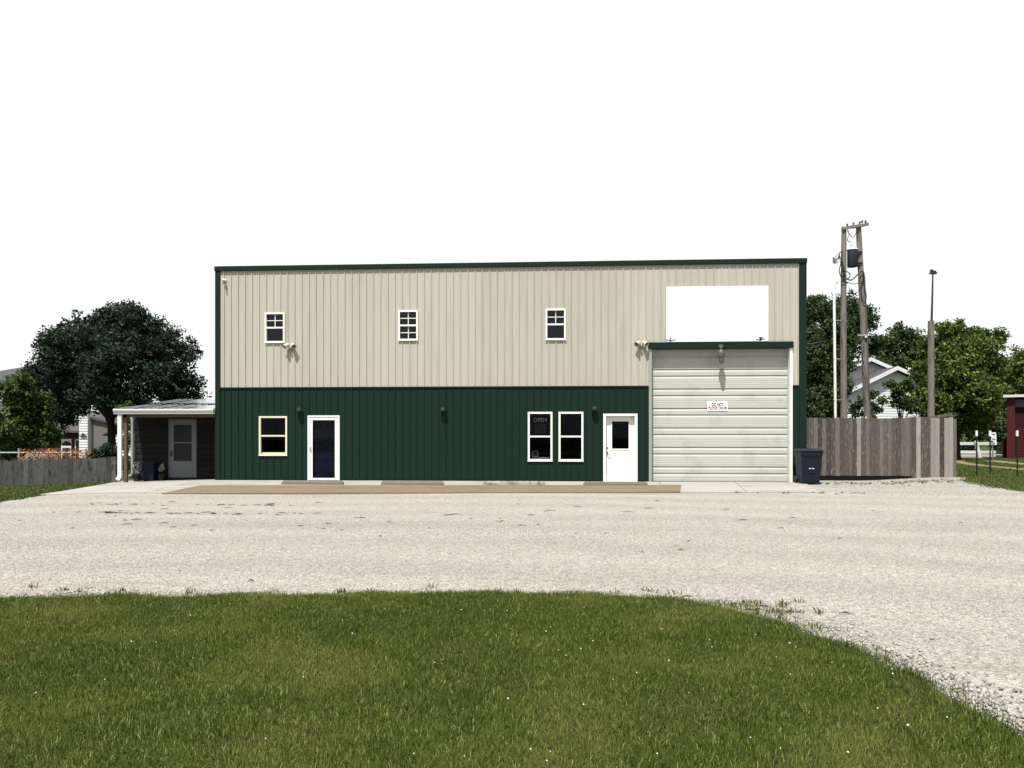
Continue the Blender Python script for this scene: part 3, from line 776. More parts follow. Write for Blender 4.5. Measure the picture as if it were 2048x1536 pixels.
# storm door on the left
x0, x1, z1 = 2.96, 3.98, 2.07
f = MB(); f.box(x0, x0 + 0.05, -0.045, 0.14, 0.03, z1); f.box(x1 - 0.05, x1, -0.045, 0.14, 0.03, z1); f.box(x0 + 0.05, x1 - 0.05, -0.045, 0.14, z1 - 0.045, z1)
dr = f.build('entry_door', 'white_paint', b)
s_ = MB(); s_.box(3.02, 3.115, -0.03, 0.0, 0.05, 2.015); s_.box(3.83, 3.92, -0.03, 0.0, 0.05, 2.015); s_.box(3.115, 3.83, -0.03, 0.0, 1.925, 2.015); s_.box(3.115, 3.83, -0.03, 0.0, 0.05, 0.105)
s_.build('storm_frame', 'white_paint', dr)
MB().box(3.115, 3.83, -0.018, -0.012, 0.105, 1.925).build('pane', 'glass', dr)
d_ = MB(); d_.box(3.02, 3.92, 0.10, 0.14, 0.04, 2.02); d_.build('door_leaf', 'navy_door', dr)
lt = MB()
for i in range(4): lt.box(3.225 + i * 0.165, 3.240 + i * 0.165, 0.088, 0.10, 0.98, 1.84)
for j in range(4): lt.box(3.240, 3.720, 0.090, 0.10, 0.98 + j * 0.28, 0.995 + j * 0.28)
lt.build('lite_grid', 'navy_door', dr)
for i in range(3):
    for j in range(3): MB().box(3.242 + i * 0.165, 3.388 + i * 0.165, 0.094, 0.099, 0.997 + j * 0.28, 1.258 + j * 0.28).build('lite', 'plastic_black', dr)
hb = MB(); hb.box(3.055, 3.075, -0.045, -0.03, 0.90, 1.10); hb.tube([(3.065, -0.05, 0.93), (3.065, -0.08, 0.96), (3.065, -0.08, 1.04), (3.065, -0.05, 1.07)], 0.008, 6); hb.build('handle', 'chrome', dr)
MB().box(2.99, 3.95, -0.06, 0.10, 0.03, 0.05).build('threshold', 'chrome', dr)

# white steel entry door on the right
x0, x1, z1 = 12.21, 13.25, 2.11
f = MB(); f.box(x0, x0 + 0.08, -0.045, 0.15, 0.03, z1); f.box(x1 - 0.08, x1, -0.045, 0.15, 0.03, z1); f.box(x0 + 0.08, x1 - 0.08, -0.045, 0.15, z1 - 0.065, z1)
dr = f.build('entry_door', 'white_paint', b)
lf = MB(); gx0, gx1, gz0, gz1 = 12.48, 13.00, 1.03, 1.88; y0 = 0.105
lf.box(12.29, gx0, y0, y0 + 0.045, 0.055, 2.045); lf.box(gx1, 13.17, y0, y0 + 0.045, 0.055, 2.045)
lf.box(gx0, gx1, y0, y0 + 0.045, 0.055, gz0); lf.box(gx0, gx1, y0, y0 + 0.045, gz1, 2.045)
lf.build('door_leaf', 'white_paint', dr)
MB().box(gx0, gx1, y0 + 0.015, y0 + 0.021, gz0, gz1).build('pane', 'glass', dr)
lf = MB(); e = 0.028
lf.box(gx0 - e, gx1 + e, y0 - 0.014, y0, gz1 - 0.004, gz1 + e); lf.box(gx0 - e, gx1 + e, y0 - 0.014, y0, gz0 - e, gz0 + 0.004)
lf.box(gx0 - e, gx0 + 0.004, y0 - 0.014, y0, gz0 + 0.004, gz1 - 0.004); lf.box(gx1 - 0.004, gx1 + e, y0 - 0.014, y0, gz0 + 0.004, gz1 - 0.004)
lf.build('lite_frame', 'white_paint', dr)
for xa in (12.46, 12.81):
    p = MB(); xb = xa + 0.20; za, zb = 0.30, 0.83
    for (a0, a1, c0, c1) in ((xa, xb, zb - 0.018, zb), (xa, xb, za, za + 0.018), (xa, xa + 0.018, za + 0.018, zb - 0.018), (xb - 0.018, xb, za + 0.018, zb - 0.018)):
        p.box(a0, a1, y0 - 0.009, y0, c0, c1)
    p.box(xa + 0.045, xb - 0.045, y0 - 0.007, y0, za + 0.045, zb - 0.045)
    p.build('door_panel', 'white_paint', dr)
MB().lathe((12.335, y0, 1.06), [(0.028, 0), (0.028, 0.02), (0.018, 0.03), (0.0, 0.03)], 12, (0, -1, 0)).build('deadbolt', 'lamp_grey', dr, smooth=True)
hb = MB().lathe((12.335, y0, 0.92), [(0.03, 0), (0.03, 0.015), (0.013, 0.025), (0.013, 0.055), (0, 0.055)], 12, (0, -1, 0))
hb.tube([(12.335, y0 - 0.05, 0.92), (12.36, y0 - 0.06, 0.87), (12.40, y0 - 0.06, 0.85), (12.45, y0 - 0.05, 0.83)], [0.011, 0.011, 0.01, 0.008], 8)
hb.build('handle', 'lamp_grey', dr, smooth=True)
MB().box(12.26, 13.2, -0.05, 0.12, 0.03, 0.05).build('threshold', 'white_paint', dr)

# signs
sg = thing('wall_sign', (15.65, -0.03, 4.3), 'blank white rectangular sign board on cream siding above the roll-up door', 'sign')
MB().box(14.13, 17.18, -0.05, -0.024, 4.30, 5.975).build('panel', 'sign_white', sg, bevel=0.004)
def sprig(xc, zc, sc, n, seed):
    rs = random.Random(seed); mb = MB()
    for i in range(n):
        a_ = R(20 + 140 * i / max(1, n - 1)) + rs.uniform(-.2, .2); l_ = sc * rs.uniform(0.6, 1.0)
        p = [(xc, zc), (xc + 0.5 * l_ * math.cos(a_), zc + 0.6 * l_ * math.sin(a_)), (xc + l_ * math.cos(a_), zc + 0.62 * l_ * math.sin(a_))]
        w = 0.016
        for (xa, za), (xb, zb) in zip(p, p[1:]):
            mb.bar((xa, -0.053, za), (xb, -0.053, zb), 0.006, 2 * w, (0, 1, 0)) if False else mb.bar((xa, -0.053, za), (xb, -0.053, zb), 2 * w, 0.005, (0, -1, 0))
    return mb
sprig(14.24, 4.33, 0.22, 3, 3).build('printed_sprig', 'sign_navy', sg)
sprig(16.95, 4.33, 0.17, 5, 5).build('printed_sprig', 'sign_navy', sg)
ds = thing('door_sign', (15.715, 0.19, 2.19), 'small white sign with red DO NOT BLOCK DOOR lettering on roll-up door', 'sign')
MB().box(15.41, 16.02, 0.196, 0.206, 2.195, 2.49).build('panel', 'sign_white', ds)
text('lettering', 'DO NOT\nBLOCK DOOR', 0.128, (15.715, 0.193, 2.335), 'sign_red', ds, sx=0.68, bold=0.0055)
osn = thing('open_sign', (10.27, 0.10, 1.80), 'thin OPEN letters of an unlit sign behind upper glass of a window', 'sign')
text('lettering', 'OPEN', 0.17, (10.27, 0.10, 1.92), 'neon_tube', osn, 0.004, 0.95, bold=0.003)
MB().box(10.10, 10.44, 0.112, 0.118, 1.50, 1.80).build('backing', 'plastic_black', osn)
# things on the desk inside the window
tb = thing('desk', (10.3, 0.5, 0.04), 'pale desk top with papers behind lower glass of the OPEN window', 'desk')
MB().box(9.92, 10.62, 0.17, 0.75, 0.70, 0.73).build('desk_top', 'desk_pale', tb)
for x in (9.95, 10.55):
    for y in (0.2, 0.7): MB().box(x, x + 0.04, y, y + 0.04, 0.04, 0.70).build('leg', 'plastic_grey', tb)
mo = thing('desk_phone', (10.10, 0.25, 0.73), 'grey boxy device with dark screen on the desk behind the window', 'device')
MB().box(9.99, 10.21, 0.22, 0.34, 0.73, 0.97).build('case', 'plastic_grey', mo, bevel=0.01)
MB().box(10.06, 10.17, 0.214, 0.22, 0.81, 0.92).build('screen', 'plastic_black', mo)
pp = MB(); pp.box(10.22, 10.50, 0.24, 0.46, 0.73, 0.748); pp.box(10.26, 10.55, 0.22, 0.44, 0.749, 0.757)
tag(pp.build('paper_stack', 'sign_white'), 'white papers lying on the desk behind the OPEN window', 'papers')
sm = MB(); sm.box(1.86, 2.17, 0.30, 0.33, 4.60, 4.63); sm.tube([(1.80, 0.32, 4.50), (1.84, 0.32, 4.62), (1.76, 0.32, 4.68)], 0.012, 6)
sm.box(1.75, 2.17, 0.25, 0.5, 4.46, 4.50)
tag(sm.build('shelf_clutter', 'plastic_grey'), 'pale clutter on a ledge inside the leftmost upstairs window', 'clutter')

# ------------------------------------------------------------------ lights on the wall
def barn_lamp(x, z, label):
    t = thing('wall_lamp', (x, -0.02, z), label, 'lamp', 'green gooseneck lamps over the ground floor')
    MB().lathe((x, -0.02, z), [(0.05, 0), (0.05, 0.02), (0.02, 0.035), (0, 0.035)], 14, (0, -1, 0)).build('wall_plate', 'lamp_green', t, smooth=True)
    MB().tube([(x, -0.04, z), (x, -0.07, z + 0.05), (x, -0.10, z + 0.075), (x, -0.105, z + 0.06)], 0.014, 8).build('arm', 'lamp_green', t, smooth=True)
    MB().lathe((x, -0.105, z + 0.06), [(0.02, 0.01), (0.06, -0.005), (0.095, -0.04), (0.11, -0.09), (0.112, -0.115), (0.104, -0.115), (0.10, -0.09), (0.085, -0.05), (0.0, -0.02)], 20).build('shade', 'lamp_green', t, smooth=True)
    MB().lathe((x, -0.105, z - 0.01), [(0, -0.05), (0.022, -0.04), (0.026, -0.015), (0.018, 0.04), (0, 0.04)], 12).build('bulb', 'lamp_grey', t, smooth=True)
barn_lamp(2.71, 2.25, 'small dark green gooseneck lamp between square window and storm door')
barn_lamp(7.26, 2.25, 'small dark green gooseneck lamp alone on the middle of the green wall')
barn_lamp(11.94, 2.27, 'small dark green gooseneck lamp between paired windows and white steel door')
def flood(x, z, label):
    t = thing('floodlight', (x, -0.02, z), label, 'lamp', 'twin floodlights on the cream siding')
    MB().box(x - 0.06, x + 0.06, -0.075, -0.022, z - 0.06, z + 0.06).build('junction_box', 'lamp_cream', t, bevel=0.008)
    for s_ in (-1, 1):
        a_ = Vector((x + s_ * 0.03, -0.075, z + 0.01)); e_ = Vector((x + s_ * 0.10, -0.14, z + 0.02))
        h = MB().tube([a_, e_], 0.014, 8).build('arm', 'lamp_cream', t, smooth=True)
        ax = Vector((s_ * 0.5, -0.55, -0.45)).normalized()
        hd_ = MB().lathe(e_ - ax * 0.03, [(0.02, -0.06), (0.05, -0.04), (0.056, 0.03), (0.082, 0.13), (0.076, 0.13), (0.04, 0.05), (0, 0.05)], 16, ax).build('lamp_head', 'lamp_cream', t, smooth=True)
        MB().lathe(e_ - ax * 0.03, [(0, 0.095), (0.062, 0.09), (0.068, 0.105), (0, 0.11)], 12, ax).build('lens', 'lamp_grey', hd_, smooth=True)
    MB().lathe((x, -0.10, z - 0.10), [(0, -0.045), (0.028, -0.03), (0.035, 0.01), (0.02, 0.05), (0, 0.05)], 12).build('sensor', 'lamp_grey', t, smooth=True)
flood(2.42, 4.25, 'cream twin floodlight below the leftmost upstairs window')
flood(13.36, 4.24, 'cream twin floodlight at upper left corner of the roll-up door')
t = thing('security_camera', (0.285, -0.02, 6.33), 'tiny white ball camera high in the top left corner of the cream wall', 'camera')
MB().lathe((0.285, -0.02, 6.36), [(0.045, 0), (0.045, 0.015), (0.02, 0.025), (0.02, 0.06), (0, 0.06)], 12, (0, -1, 0)).build('mount', 'white_vinyl', t, smooth=True)
MB().lathe((0.285, -0.12, 6.355), [(0, -0.05), (0.035, -0.035), (0.05, 0), (0.035, 0.035), (0, 0.05)], 14).build('ball', 'white_vinyl', t, smooth=True)
MB().tube([(0.285, -0.13, 6.32), (0.30, -0.16, 6.22)], [0.018, 0.022], 10).build('lens_tube', 'lamp_grey', t, smooth=True)
t = thing('hanging_lamp', (15.75, -0.06, 3.60), 'grey conical lamp hanging under the green header over the roll-up door', 'lamp')
MB().box(15.69, 15.81, -0.12, -0.086, 4.10, 4.20).build('bracket', 'lamp_grey', t)
MB().tube([(15.75, -0.10, 4.12), (15.75, -0.14, 4.09), (15.75, -0.14, 4.03)], 0.018, 8).build('stem', 'lamp_grey', t, smooth=True)
MB().lathe((15.75, -0.14, 3.80), [(0.0, 0.24), (0.05, 0.24), (0.09, 0.20), (0.105, 0.16), (0.10, 0.05), (0.085, 0.0), (0.06, -0.005), (0, -0.005)], 18).build('housing', 'lamp_grey', t, smooth=True)
MB().lathe((15.76, -0.15, 3.62), [(0.0, 0.0), (0.05, 0.0), (0.07, 0.06), (0.075, 0.15), (0.05, 0.175), (0, 0.175)], 16).build('lens_guard', 'lamp_grey', t, smooth=True)
t = thing('arm_lamp', (18.3, 0.3, 4.2), 'black lamp arm sticking out from the right edge of the building', 'lamp')
MB().tube([(18.29, 0.3, 4.22), (18.55, 0.3, 4.24), (18.80, 0.3, 4.29)], 0.028, 8).build('arm', 'plastic_black', t, smooth=True)
MB().box(18.78, 18.98, 0.22, 0.38, 4.26, 4.33).build('lamp_head', 'plastic_black', t, bevel=0.015)

# ------------------------------------------------------------------ wheel stops
ST = None
for i, (xc, yc, m, lab) in enumerate([(3.77, -2.02, 'stop_concrete', 'brown-grey concrete wheel stop in front of the storm door'),
                                      (6.66, -1.95, 'stop_concrete', 'brown-grey concrete wheel stop in front of the blank middle of green wall'),
                                      (9.57, -1.95, 'stop_pale', 'pale worn concrete wheel stop left of the paired windows'),
                                      (12.44, -1.98, 'stop_concrete', 'brown-grey concrete wheel stop in front of the white steel door')]):
    L_ = 0.90
    mb = MB()
    pr = [(-0.075, 0.0), (0.075, 0.0), (0.070, 0.06), (0.045, 0.115), (-0.045, 0.115), (-0.070, 0.06)]
    vs_ = []
    for sx_, c in ((-L_, 0.0), (-L_ + 0.06, 1.0), (L_ - 0.06, 1.0), (L_, 0.0)):
        for y, z in pr: vs_.append((xc + sx_, yc + y * (0.85 if c == 0 else 1), 0.031 + z * (0.55 if (c == 0 and z > 0.1) else 1)))
    k = len(pr); fs_ = [tuple(range(k)), tuple(range(3 * k, 4 * k))]
    for j in range(3):
        for q_ in range(k): fs_.append((j * k + q_, j * k + (q_ + 1) % k, (j + 1) * k + (q_ + 1) % k, (j + 1) * k + q_))
    mb.add(vs_, fs_)
    tag(mb.build('wheel_stop', m, bevel=0.008), lab, 'wheel stop', 'wheel stops along the walkway')

# ------------------------------------------------------------------ lean-to shed on the left
s = thing('lean_to_shed', (-1.7, 0.6, -0.08), 'dark board-clad lean-to shed with metal porch roof left of the building', 'shed')
yw = 1.30
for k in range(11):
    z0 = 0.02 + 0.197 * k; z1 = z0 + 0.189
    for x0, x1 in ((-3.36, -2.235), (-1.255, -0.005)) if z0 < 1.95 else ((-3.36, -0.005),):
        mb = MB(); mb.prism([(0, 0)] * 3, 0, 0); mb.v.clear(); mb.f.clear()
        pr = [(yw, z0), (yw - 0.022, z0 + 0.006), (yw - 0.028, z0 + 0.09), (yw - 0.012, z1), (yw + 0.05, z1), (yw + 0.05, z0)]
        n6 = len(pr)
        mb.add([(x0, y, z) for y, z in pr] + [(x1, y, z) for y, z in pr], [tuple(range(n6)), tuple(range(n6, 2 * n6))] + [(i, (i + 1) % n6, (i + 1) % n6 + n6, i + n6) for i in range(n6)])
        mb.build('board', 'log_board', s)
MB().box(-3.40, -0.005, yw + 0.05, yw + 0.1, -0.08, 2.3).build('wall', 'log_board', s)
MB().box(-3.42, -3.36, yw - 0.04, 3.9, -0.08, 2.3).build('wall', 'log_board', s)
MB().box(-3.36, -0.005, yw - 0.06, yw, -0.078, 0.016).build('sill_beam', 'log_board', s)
# its door
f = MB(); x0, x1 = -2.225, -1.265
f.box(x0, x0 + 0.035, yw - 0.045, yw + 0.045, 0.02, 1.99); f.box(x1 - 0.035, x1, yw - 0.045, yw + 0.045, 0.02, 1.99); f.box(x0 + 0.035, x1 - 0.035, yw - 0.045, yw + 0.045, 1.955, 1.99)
sdoor = f.build('door', 'shaded_white_door', s)
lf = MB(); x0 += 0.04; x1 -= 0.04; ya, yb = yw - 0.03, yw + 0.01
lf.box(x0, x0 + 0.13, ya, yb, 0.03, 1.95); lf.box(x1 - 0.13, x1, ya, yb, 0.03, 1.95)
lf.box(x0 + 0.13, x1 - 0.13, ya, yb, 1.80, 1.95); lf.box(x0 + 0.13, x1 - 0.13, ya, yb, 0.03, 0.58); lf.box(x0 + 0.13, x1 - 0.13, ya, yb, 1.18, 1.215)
lf.build('door_leaf', 'shaded_white_door', sdoor)
for za, zb in ((0.58, 1.18), (1.215, 1.80)): MB().box(x0 + 0.13, x1 - 0.13, yw - 0.012, yw - 0.006, za, zb).build('pane', 'plastic_black', sdoor)
hb = MB(); hb.box(x0 + 0.04, x0 + 0.065, ya - 0.04, ya, 0.74, 0.92); hb.build('handle', 'plastic_black', sdoor, bevel=0.005)
# porch structure
MB().box(-3.05, -2.95, 0.0, 0.10, -0.078, 2.10).build('post', 'post_wood', s)
MB().box(-3.30, -0.035, 0.0, 0.05, 2.02, 2.115).build('beam', 'post_wood', s)
# roof: ribbed sheets, the lower ones overlapped by an upper course
def roof_course(y0, z0, y1, z1, x0, x1):
    xx = x0
    while xx < x1 - 0.02:
        xe = min(xx + 0.82, x1); mb = MB(); prof = [(xx, 0.0)]; r_ = xx + 0.10
        while r_ < xe - 0.05:
            prof += [(r_ - 0.025, 0), (r_ - 0.010, 0.0055), (r_ + 0.010, 0.0055), (r_ + 0.025, 0)]; r_ += 0.2286
        prof.append((xe, 0.0)); m_ = len(prof)
        mb.add([(x, y0, z0 + h) for x, h in prof] + [(x, y1, z1 + h) for x, h in prof], [(i, i + 1, i + 1 + m_, i + m_) for i in range(m_ - 1)])
        mb.add([(xx, y0, z0 - 0.02), (xe, y0, z0 - 0.02), (xe, y1, z1 - 0.02), (xx, y1, z1 - 0.02)], [(0, 3, 2, 1)])
        mb.build('roof_panel', 'roof_metal', s, recalc=False); xx = xe + 0.003
roof_course(-0.16, 2.29, 2.2, 2.535, -3.40, -0.035)
roof_course(2.0, 2.545, 4.2, 2.80, -3.40, -0.035)
MB().box(-3.40, -0.04, 1.975, 2.0, 2.50, 2.54).build('roof_step', 'dark_trim', s)
# gutter and downspouts
g = MB(); pr = [(-0.16, 2.285), (-0.175, 2.285), (-0.185, 2.25), (-0.17, 2.20), (-0.145, 2.17), (-0.14, 2.125), (-0.02, 2.125), (-0.02, 2.27), (-0.03, 2.27), (-0.03, 2.14), (-0.135, 2.14)]
n6 = len(pr)
g.add([(-3.30, y, z) for y, z in pr] + [(-0.03, y, z) for y, z in pr], [tuple(range(n6)), tuple(range(n6, 2 * n6))] + [(i, (i + 1) % n6, (i + 1) % n6 + n6, i + n6) for i in range(n6)])
g.build('gutter', 'gutter_white', s)
mb = MB(); mb.box(-3.20, -3.075, -0.10, -0.02, 0.07, 2.124); mb.bar((-3.138, -0.06, 0.12), (-3.16, -0.17, 0.02), 0.12, 0.075, (0, 1, 0.3)); mb.build('downspout', 'pipe_white', s, bevel=0.008)
mb = MB(); mb.tube([(-3.475, 1.25, 2.2), (-3.475, 1.25, 0.18), (-3.50, 1.24, 0.10), (-3.66, 1.2, 0.03)], 0.05, 10); mb.build('downspout', 'grey_jamb', s, smooth=True)

# porch clutter, deep in shade
t = thing('storage_tote', (-2.72, 1.0, -0.078), 'dark navy plastic storage bin against the shed boards', 'storage bin')
mb = MB(); zb_, zt = -0.078, 0.50
mb.add([(-2.90, 0.88, zb_), (-2.56, 0.88, zb_), (-2.56, 1.2, zb_), (-2.90, 1.2, zb_), (-2.94, 0.84, zt), (-2.52, 0.84, zt), (-2.52, 1.22, zt), (-2.94, 1.22, zt)],
       [(0, 3, 2, 1), (4, 5, 6, 7), (0, 1, 5, 4), (1, 2, 6, 5), (2, 3, 7, 6), (3, 0, 4, 7)]); mb.build('tub', 'bin_blue', t, bevel=0.02)
MB().box(-2.96, -2.50, 0.82, 1.24, zt + 0.001, zt + 0.05).build('lid', 'bin_blue', t, bevel=0.015)
def leafball(c, r, n, size, seed, flat=1.0):
    rg = np.random.default_rng(seed)
    dirs = rg.normal(size=(n, 3)); dirs /= np.linalg.norm(dirs, axis=1)[:, None]
    P_ = np.array(c) + dirs * r * rg.uniform(0.5, 1, (n, 1)) * np.array([1, 1, flat])
    return leaf_quads(P_, dirs, size, rg)
def leaf_quads(P_, out, size, rg, droop=0.25):
    n = len(P_)
    nrm = out * 0.8 + rg.normal(0, 0.75, (n, 3)) + np.array([0, 0, 0.35]); nrm /= np.linalg.norm(nrm, axis=1)[:, None]
    t = rg.normal(size=(n, 3)) + np.array([0, 0, -droop]); t -= nrm * (t * nrm).sum(1)[:, None]; t /= np.linalg.norm(t, axis=1)[:, None]
    bt = np.cross(nrm, t); L_ = size * rg.uniform(0.65, 1.35, n)[:, None]; w = L_ * rg.uniform(0.5, 0.75, (n, 1))
    V = np.empty((n, 4, 3), np.float32)
    V[:, 0] = P_ - t * L_ * .5; V[:, 1] = P_ + bt * w * .5 + nrm * L_ * .06 - t * L_ * .05; V[:, 2] = P_ + t * L_ * .5 - nrm * L_ * .12; V[:, 3] = P_ - bt * w * .5 + nrm * L_ * .06 - t * L_ * .05
    return V.reshape(-1, 3), np.arange(n * 4).reshape(-1, 4)
for (x, y, r, h, lab, sd_) in ((-3.16, 0.95, 0.20, 0.40, 'pale variegated potted plant beside the rear downspout of the porch', 3),
                               (-2.36, 1.05, 0.12, 0.42, 'small pale-leaved potted plant beside the shed door', 4)):
    t = thing('potted_plant', (x, y, -0.078), lab, 'plant', 'plants on the porch')
    MB().lathe((x, y, -0.078), [(0.09, 0), (0.125, 0.20), (0.135, 0.20), (0.135, 0.23), (0.115, 0.23), (0.11, 0.2), (0, 0.2)], 14).build('pot', 'plastic_black', t, smooth=True)
    V, F = leafball((x, y, h - 0.06), r, 130, 0.055, sd_, 1.25); np_mesh('foliage', V, F, 'pale_leaf', t)

# ------------------------------------------------------------------ timber fences
def picket(x, y, z0, z1, w, th, ear=0.03):
    return MB().prism([(x - w / 2, z0), (x + w / 2, z0), (x + w / 2, z1 - ear), (x + w / 2 - ear, z1), (x - w / 2 + ear, z1), (x - w / 2, z1 - ear)], y, y + th)
lf_ = thing('picket_fence', (-5, -0.2, -0.17), 'low weathered grey picket fence beside the porch at far left', 'fence')
p0, p1 = np.array([-3.50, 0.33]), np.array([-11.0, -2.29])
ln = np.linalg.norm(p1 - p0); dv = (p1 - p0) / ln; ang = math.atan2(-dv[1], -dv[0])
proto = MB().prism([(-0.0675, 0), (0.0675, 0), (0.0675, 0.84), (0.045, 0.87), (-0.045, 0.87), (-0.0675, 0.84)], -0.009, 0.009).build('picket', 'old_wood_left', lf_)
pm = proto.data
for v in pm.vertices: v.co += ORG[lf_.name]
k = int(ln / 0.1395)
for i in range(k):
    q_ = p0 + dv * (0.07 + i * 0.1395)
    o = proto if i == 0 else proto.copy()
    if i: COL.objects.link(o)
    o.parent = lf_; o.location = Vector((q_[0], q_[1], float(gh(*q_)) - 0.03 + random.uniform(-0.012, 0.012))) - ORG[lf_.name]
    o.rotation_euler = (random.uniform(-.006, .006), random.uniform(-.005, .005), ang); o.scale = (random.uniform(0.99, 1.03), 1, random.uniform(0.99, 1.015))
back = np.array([-dv[1], dv[0]]); back = back if back[1] > 0 else -back
for h in (0.2, 0.65):
    a_ = p0 + back * 0.032; c_ = p1 + back * 0.032
    MB().bar((*a_, float(gh(*p0)) + h), (*c_, float(gh(*p1)) + h), 0.038, 0.085).build('rail', 'old_wood_left', lf_)
for d_ in np.arange(0.1, ln, 2.3):
    q_ = p0 + dv * d_ + back * 0.10; z = float(gh(*q_)); MB().box(q_[0] - .045, q_[0] + .045, q_[1] - .045, q_[1] + .045, z - 0.1, z + 0.80).build('post', 'old_wood_left', lf_)

yf = 1.2
rs = random.Random(4)
gt = thing('fence_gate', (20.2, yf, 0.12), 'wide brown weathered board gate right of the building, hung clear of the gravel', 'gate')
x = 18.36
while x < 21.90:
    w = rs.uniform(0.125, 0.155); z1 = 2.0 + rs.uniform(-0.02, 0.02)
    picket(x + w / 2, yf + rs.uniform(-0.004, 0.004), 0.165 + rs.uniform(-0.006, 0.006), z1, w - 0.006, 0.018, 0.02).build('board', 'pale_wood' if rs.random() < 0.08 else 'old_wood_right', gt); x += w
for z in (0.35, 1.05, 1.75): MB().box(18.36, 21.92, yf + 0.022, yf + 0.06, z, z + 0.09).build('rail', 'old_wood_right', gt)
MB().box(18.36, 21.90, yf + 0.10, yf + 0.13, -0.02, 0.22).build('gate_gap_shade', 'plastic_black', gt)  # added black strip standing for the shade in the gap below the gate
pf_ = thing('privacy_fence', (22.6, yf, 0.12), 'short run of tall weathered fence boards, some pale, right of the gate', 'fence')
MB().box(21.935, 22.03, yf + 0.03, yf + 0.12, 0.0, 2.02).build('post', 'old_wood_right', pf_)
x = 21.94
for i, (w, m) in enumerate([(0.145, 'old_wood_right'), (0.14, 'pale_wood'), (0.15, 'old_wood_right'), (0.15, 'old_wood_right'), (0.13, 'pale_wood'), (0.145, 'pale_wood'), (0.145, 'old_wood_right'), (0.14, 'pale_wood'), (0.13, 'pale_wood')]):
    picket(x + w / 2, yf + rs.uniform(-0.004, 0.004), 0.08, 2.0 + rs.uniform(-0.025, 0.03), w - 0.006, 0.018, 0.008).build('board', m, pf_); x += w
MB().box(23.215, 23.34, yf + 0.05, yf + 0.15, 0.05, 1.96).build('post', 'old_wood_right', pf_)
for z in (0.4, 1.5): MB().box(22.04, 23.21, yf + 0.024, yf + 0.062, z, z + 0.09).build('rail', 'old_wood_right', pf_)
MB().bar((22.2, yf + 0.045, 1.93), (23.2, yf + 0.045, 2.11), 0.038, 0.09).build('brace', 'old_wood_right', pf_)
# side return of the fence running back
for i in range(40):
    y = 1.42 + i * 0.145
    MB().box(23.26, 23.278, y, y + 0.138, 0.10, 1.95 + rs.uniform(-.02, .02)).build('board', 'old_wood_right', pf_)

# ------------------------------------------------------------------ wheeled bin
bn = thing('wheeled_bin', (18.15, -0.62, 0.03), 'dark navy wheeled rubbish bin at the building corner by the gate', 'bin')
cx_, cy_ = 18.19, -0.60; z0 = 0.035 + float(gh(18.16, -0.6))
def ring_(w, d, z, yo=0): return [(cx_ - w, cy_ - d + yo, z), (cx_ + w, cy_ - d + yo, z), (cx_ + w, cy_ + d + yo, z), (cx_ - w, cy_ + d + yo, z)]
mb = MB(); lv = [ring_(0.245, 0.25, z0 + 0.0), ring_(0.255, 0.265, z0 + 0.10), ring_(0.295, 0.32, z0 + 0.80), ring_(0.315, 0.35, z0 + 0.83), ring_(0.32, 0.355, z0 + 0.94)]
mb.add([p for r_ in lv for p in r_], [(0, 3, 2, 1), (16, 17, 18, 19)] + [(i * 4 + j, i * 4 + (j + 1) % 4, i * 4 + 4 + (j + 1) % 4, i * 4 + 4 + j) for i in range(4) for j in range(4)])
body = mb.build('body', 'bin_blue', bn, bevel=0.025)
mb = MB()
for i in range(5): mb.box(cx_ - 0.19 + i * 0.085, cx_ - 0.145 + i * 0.085, cy_ - 0.36, cy_ - 0.345, z0 + 0.80, z0 + 0.90)
mb.build('rim_ribs', 'bin_blue', body)
MB().box(cx_ - 0.085, cx_ + 0.085, cy_ - 0.303, cy_ - 0.26, z0 + 0.30, z0 + 0.58).build('recess', 'bin_dark', body, bevel=0.015)
mk = MB(); mk.box(cx_ - 0.075, cx_ - 0.012, cy_ - 0.309, cy_ - 0.304, z0 + 0.435, z0 + 0.455); mk.box(cx_ + 0.008, cx_ + 0.075, cy_ - 0.309, cy_ - 0.304, z0 + 0.435, z0 + 0.455); mk.build('label_print', 'porcelain', body)
mb = MB(); lv = [ring_(0.34, 0.375, z0 + 0.942), ring_(0.34, 0.375, z0 + 0.965), ring_(0.28, 0.31, z0 + 1.02), ring_(0.15, 0.16, z0 + 1.03)]
mb.add([p for r_ in lv for p in r_], [(0, 3, 2, 1), (12, 13, 14, 15)] + [(i * 4 + j, i * 4 + (j + 1) % 4, i * 4 + 4 + (j + 1) % 4, i * 4 + 4 + j) for i in range(3) for j in range(4)])
mb.build('lid', 'bin_blue', bn, bevel=0.012)
MB().tube([(cx_ - 0.25, cy_ + 0.40, z0 + 0.93), (cx_ + 0.25, cy_ + 0.40, z0 + 0.93)], 0.018, 8).build('handle', 'bin_dark', bn, smooth=True)
for s_ in (-1, 1):
    MB().lathe((cx_ + s_ * 0.28, cy_ + 0.28, z0 + 0.10), [(0.0, -0.03), (0.10, -0.03), (0.11, -0.02), (0.11, 0.02), (0.10, 0.03), (0, 0.03)], 18, (1, 0, 0)).build('wheel', 'plastic_black', bn, smooth=True)

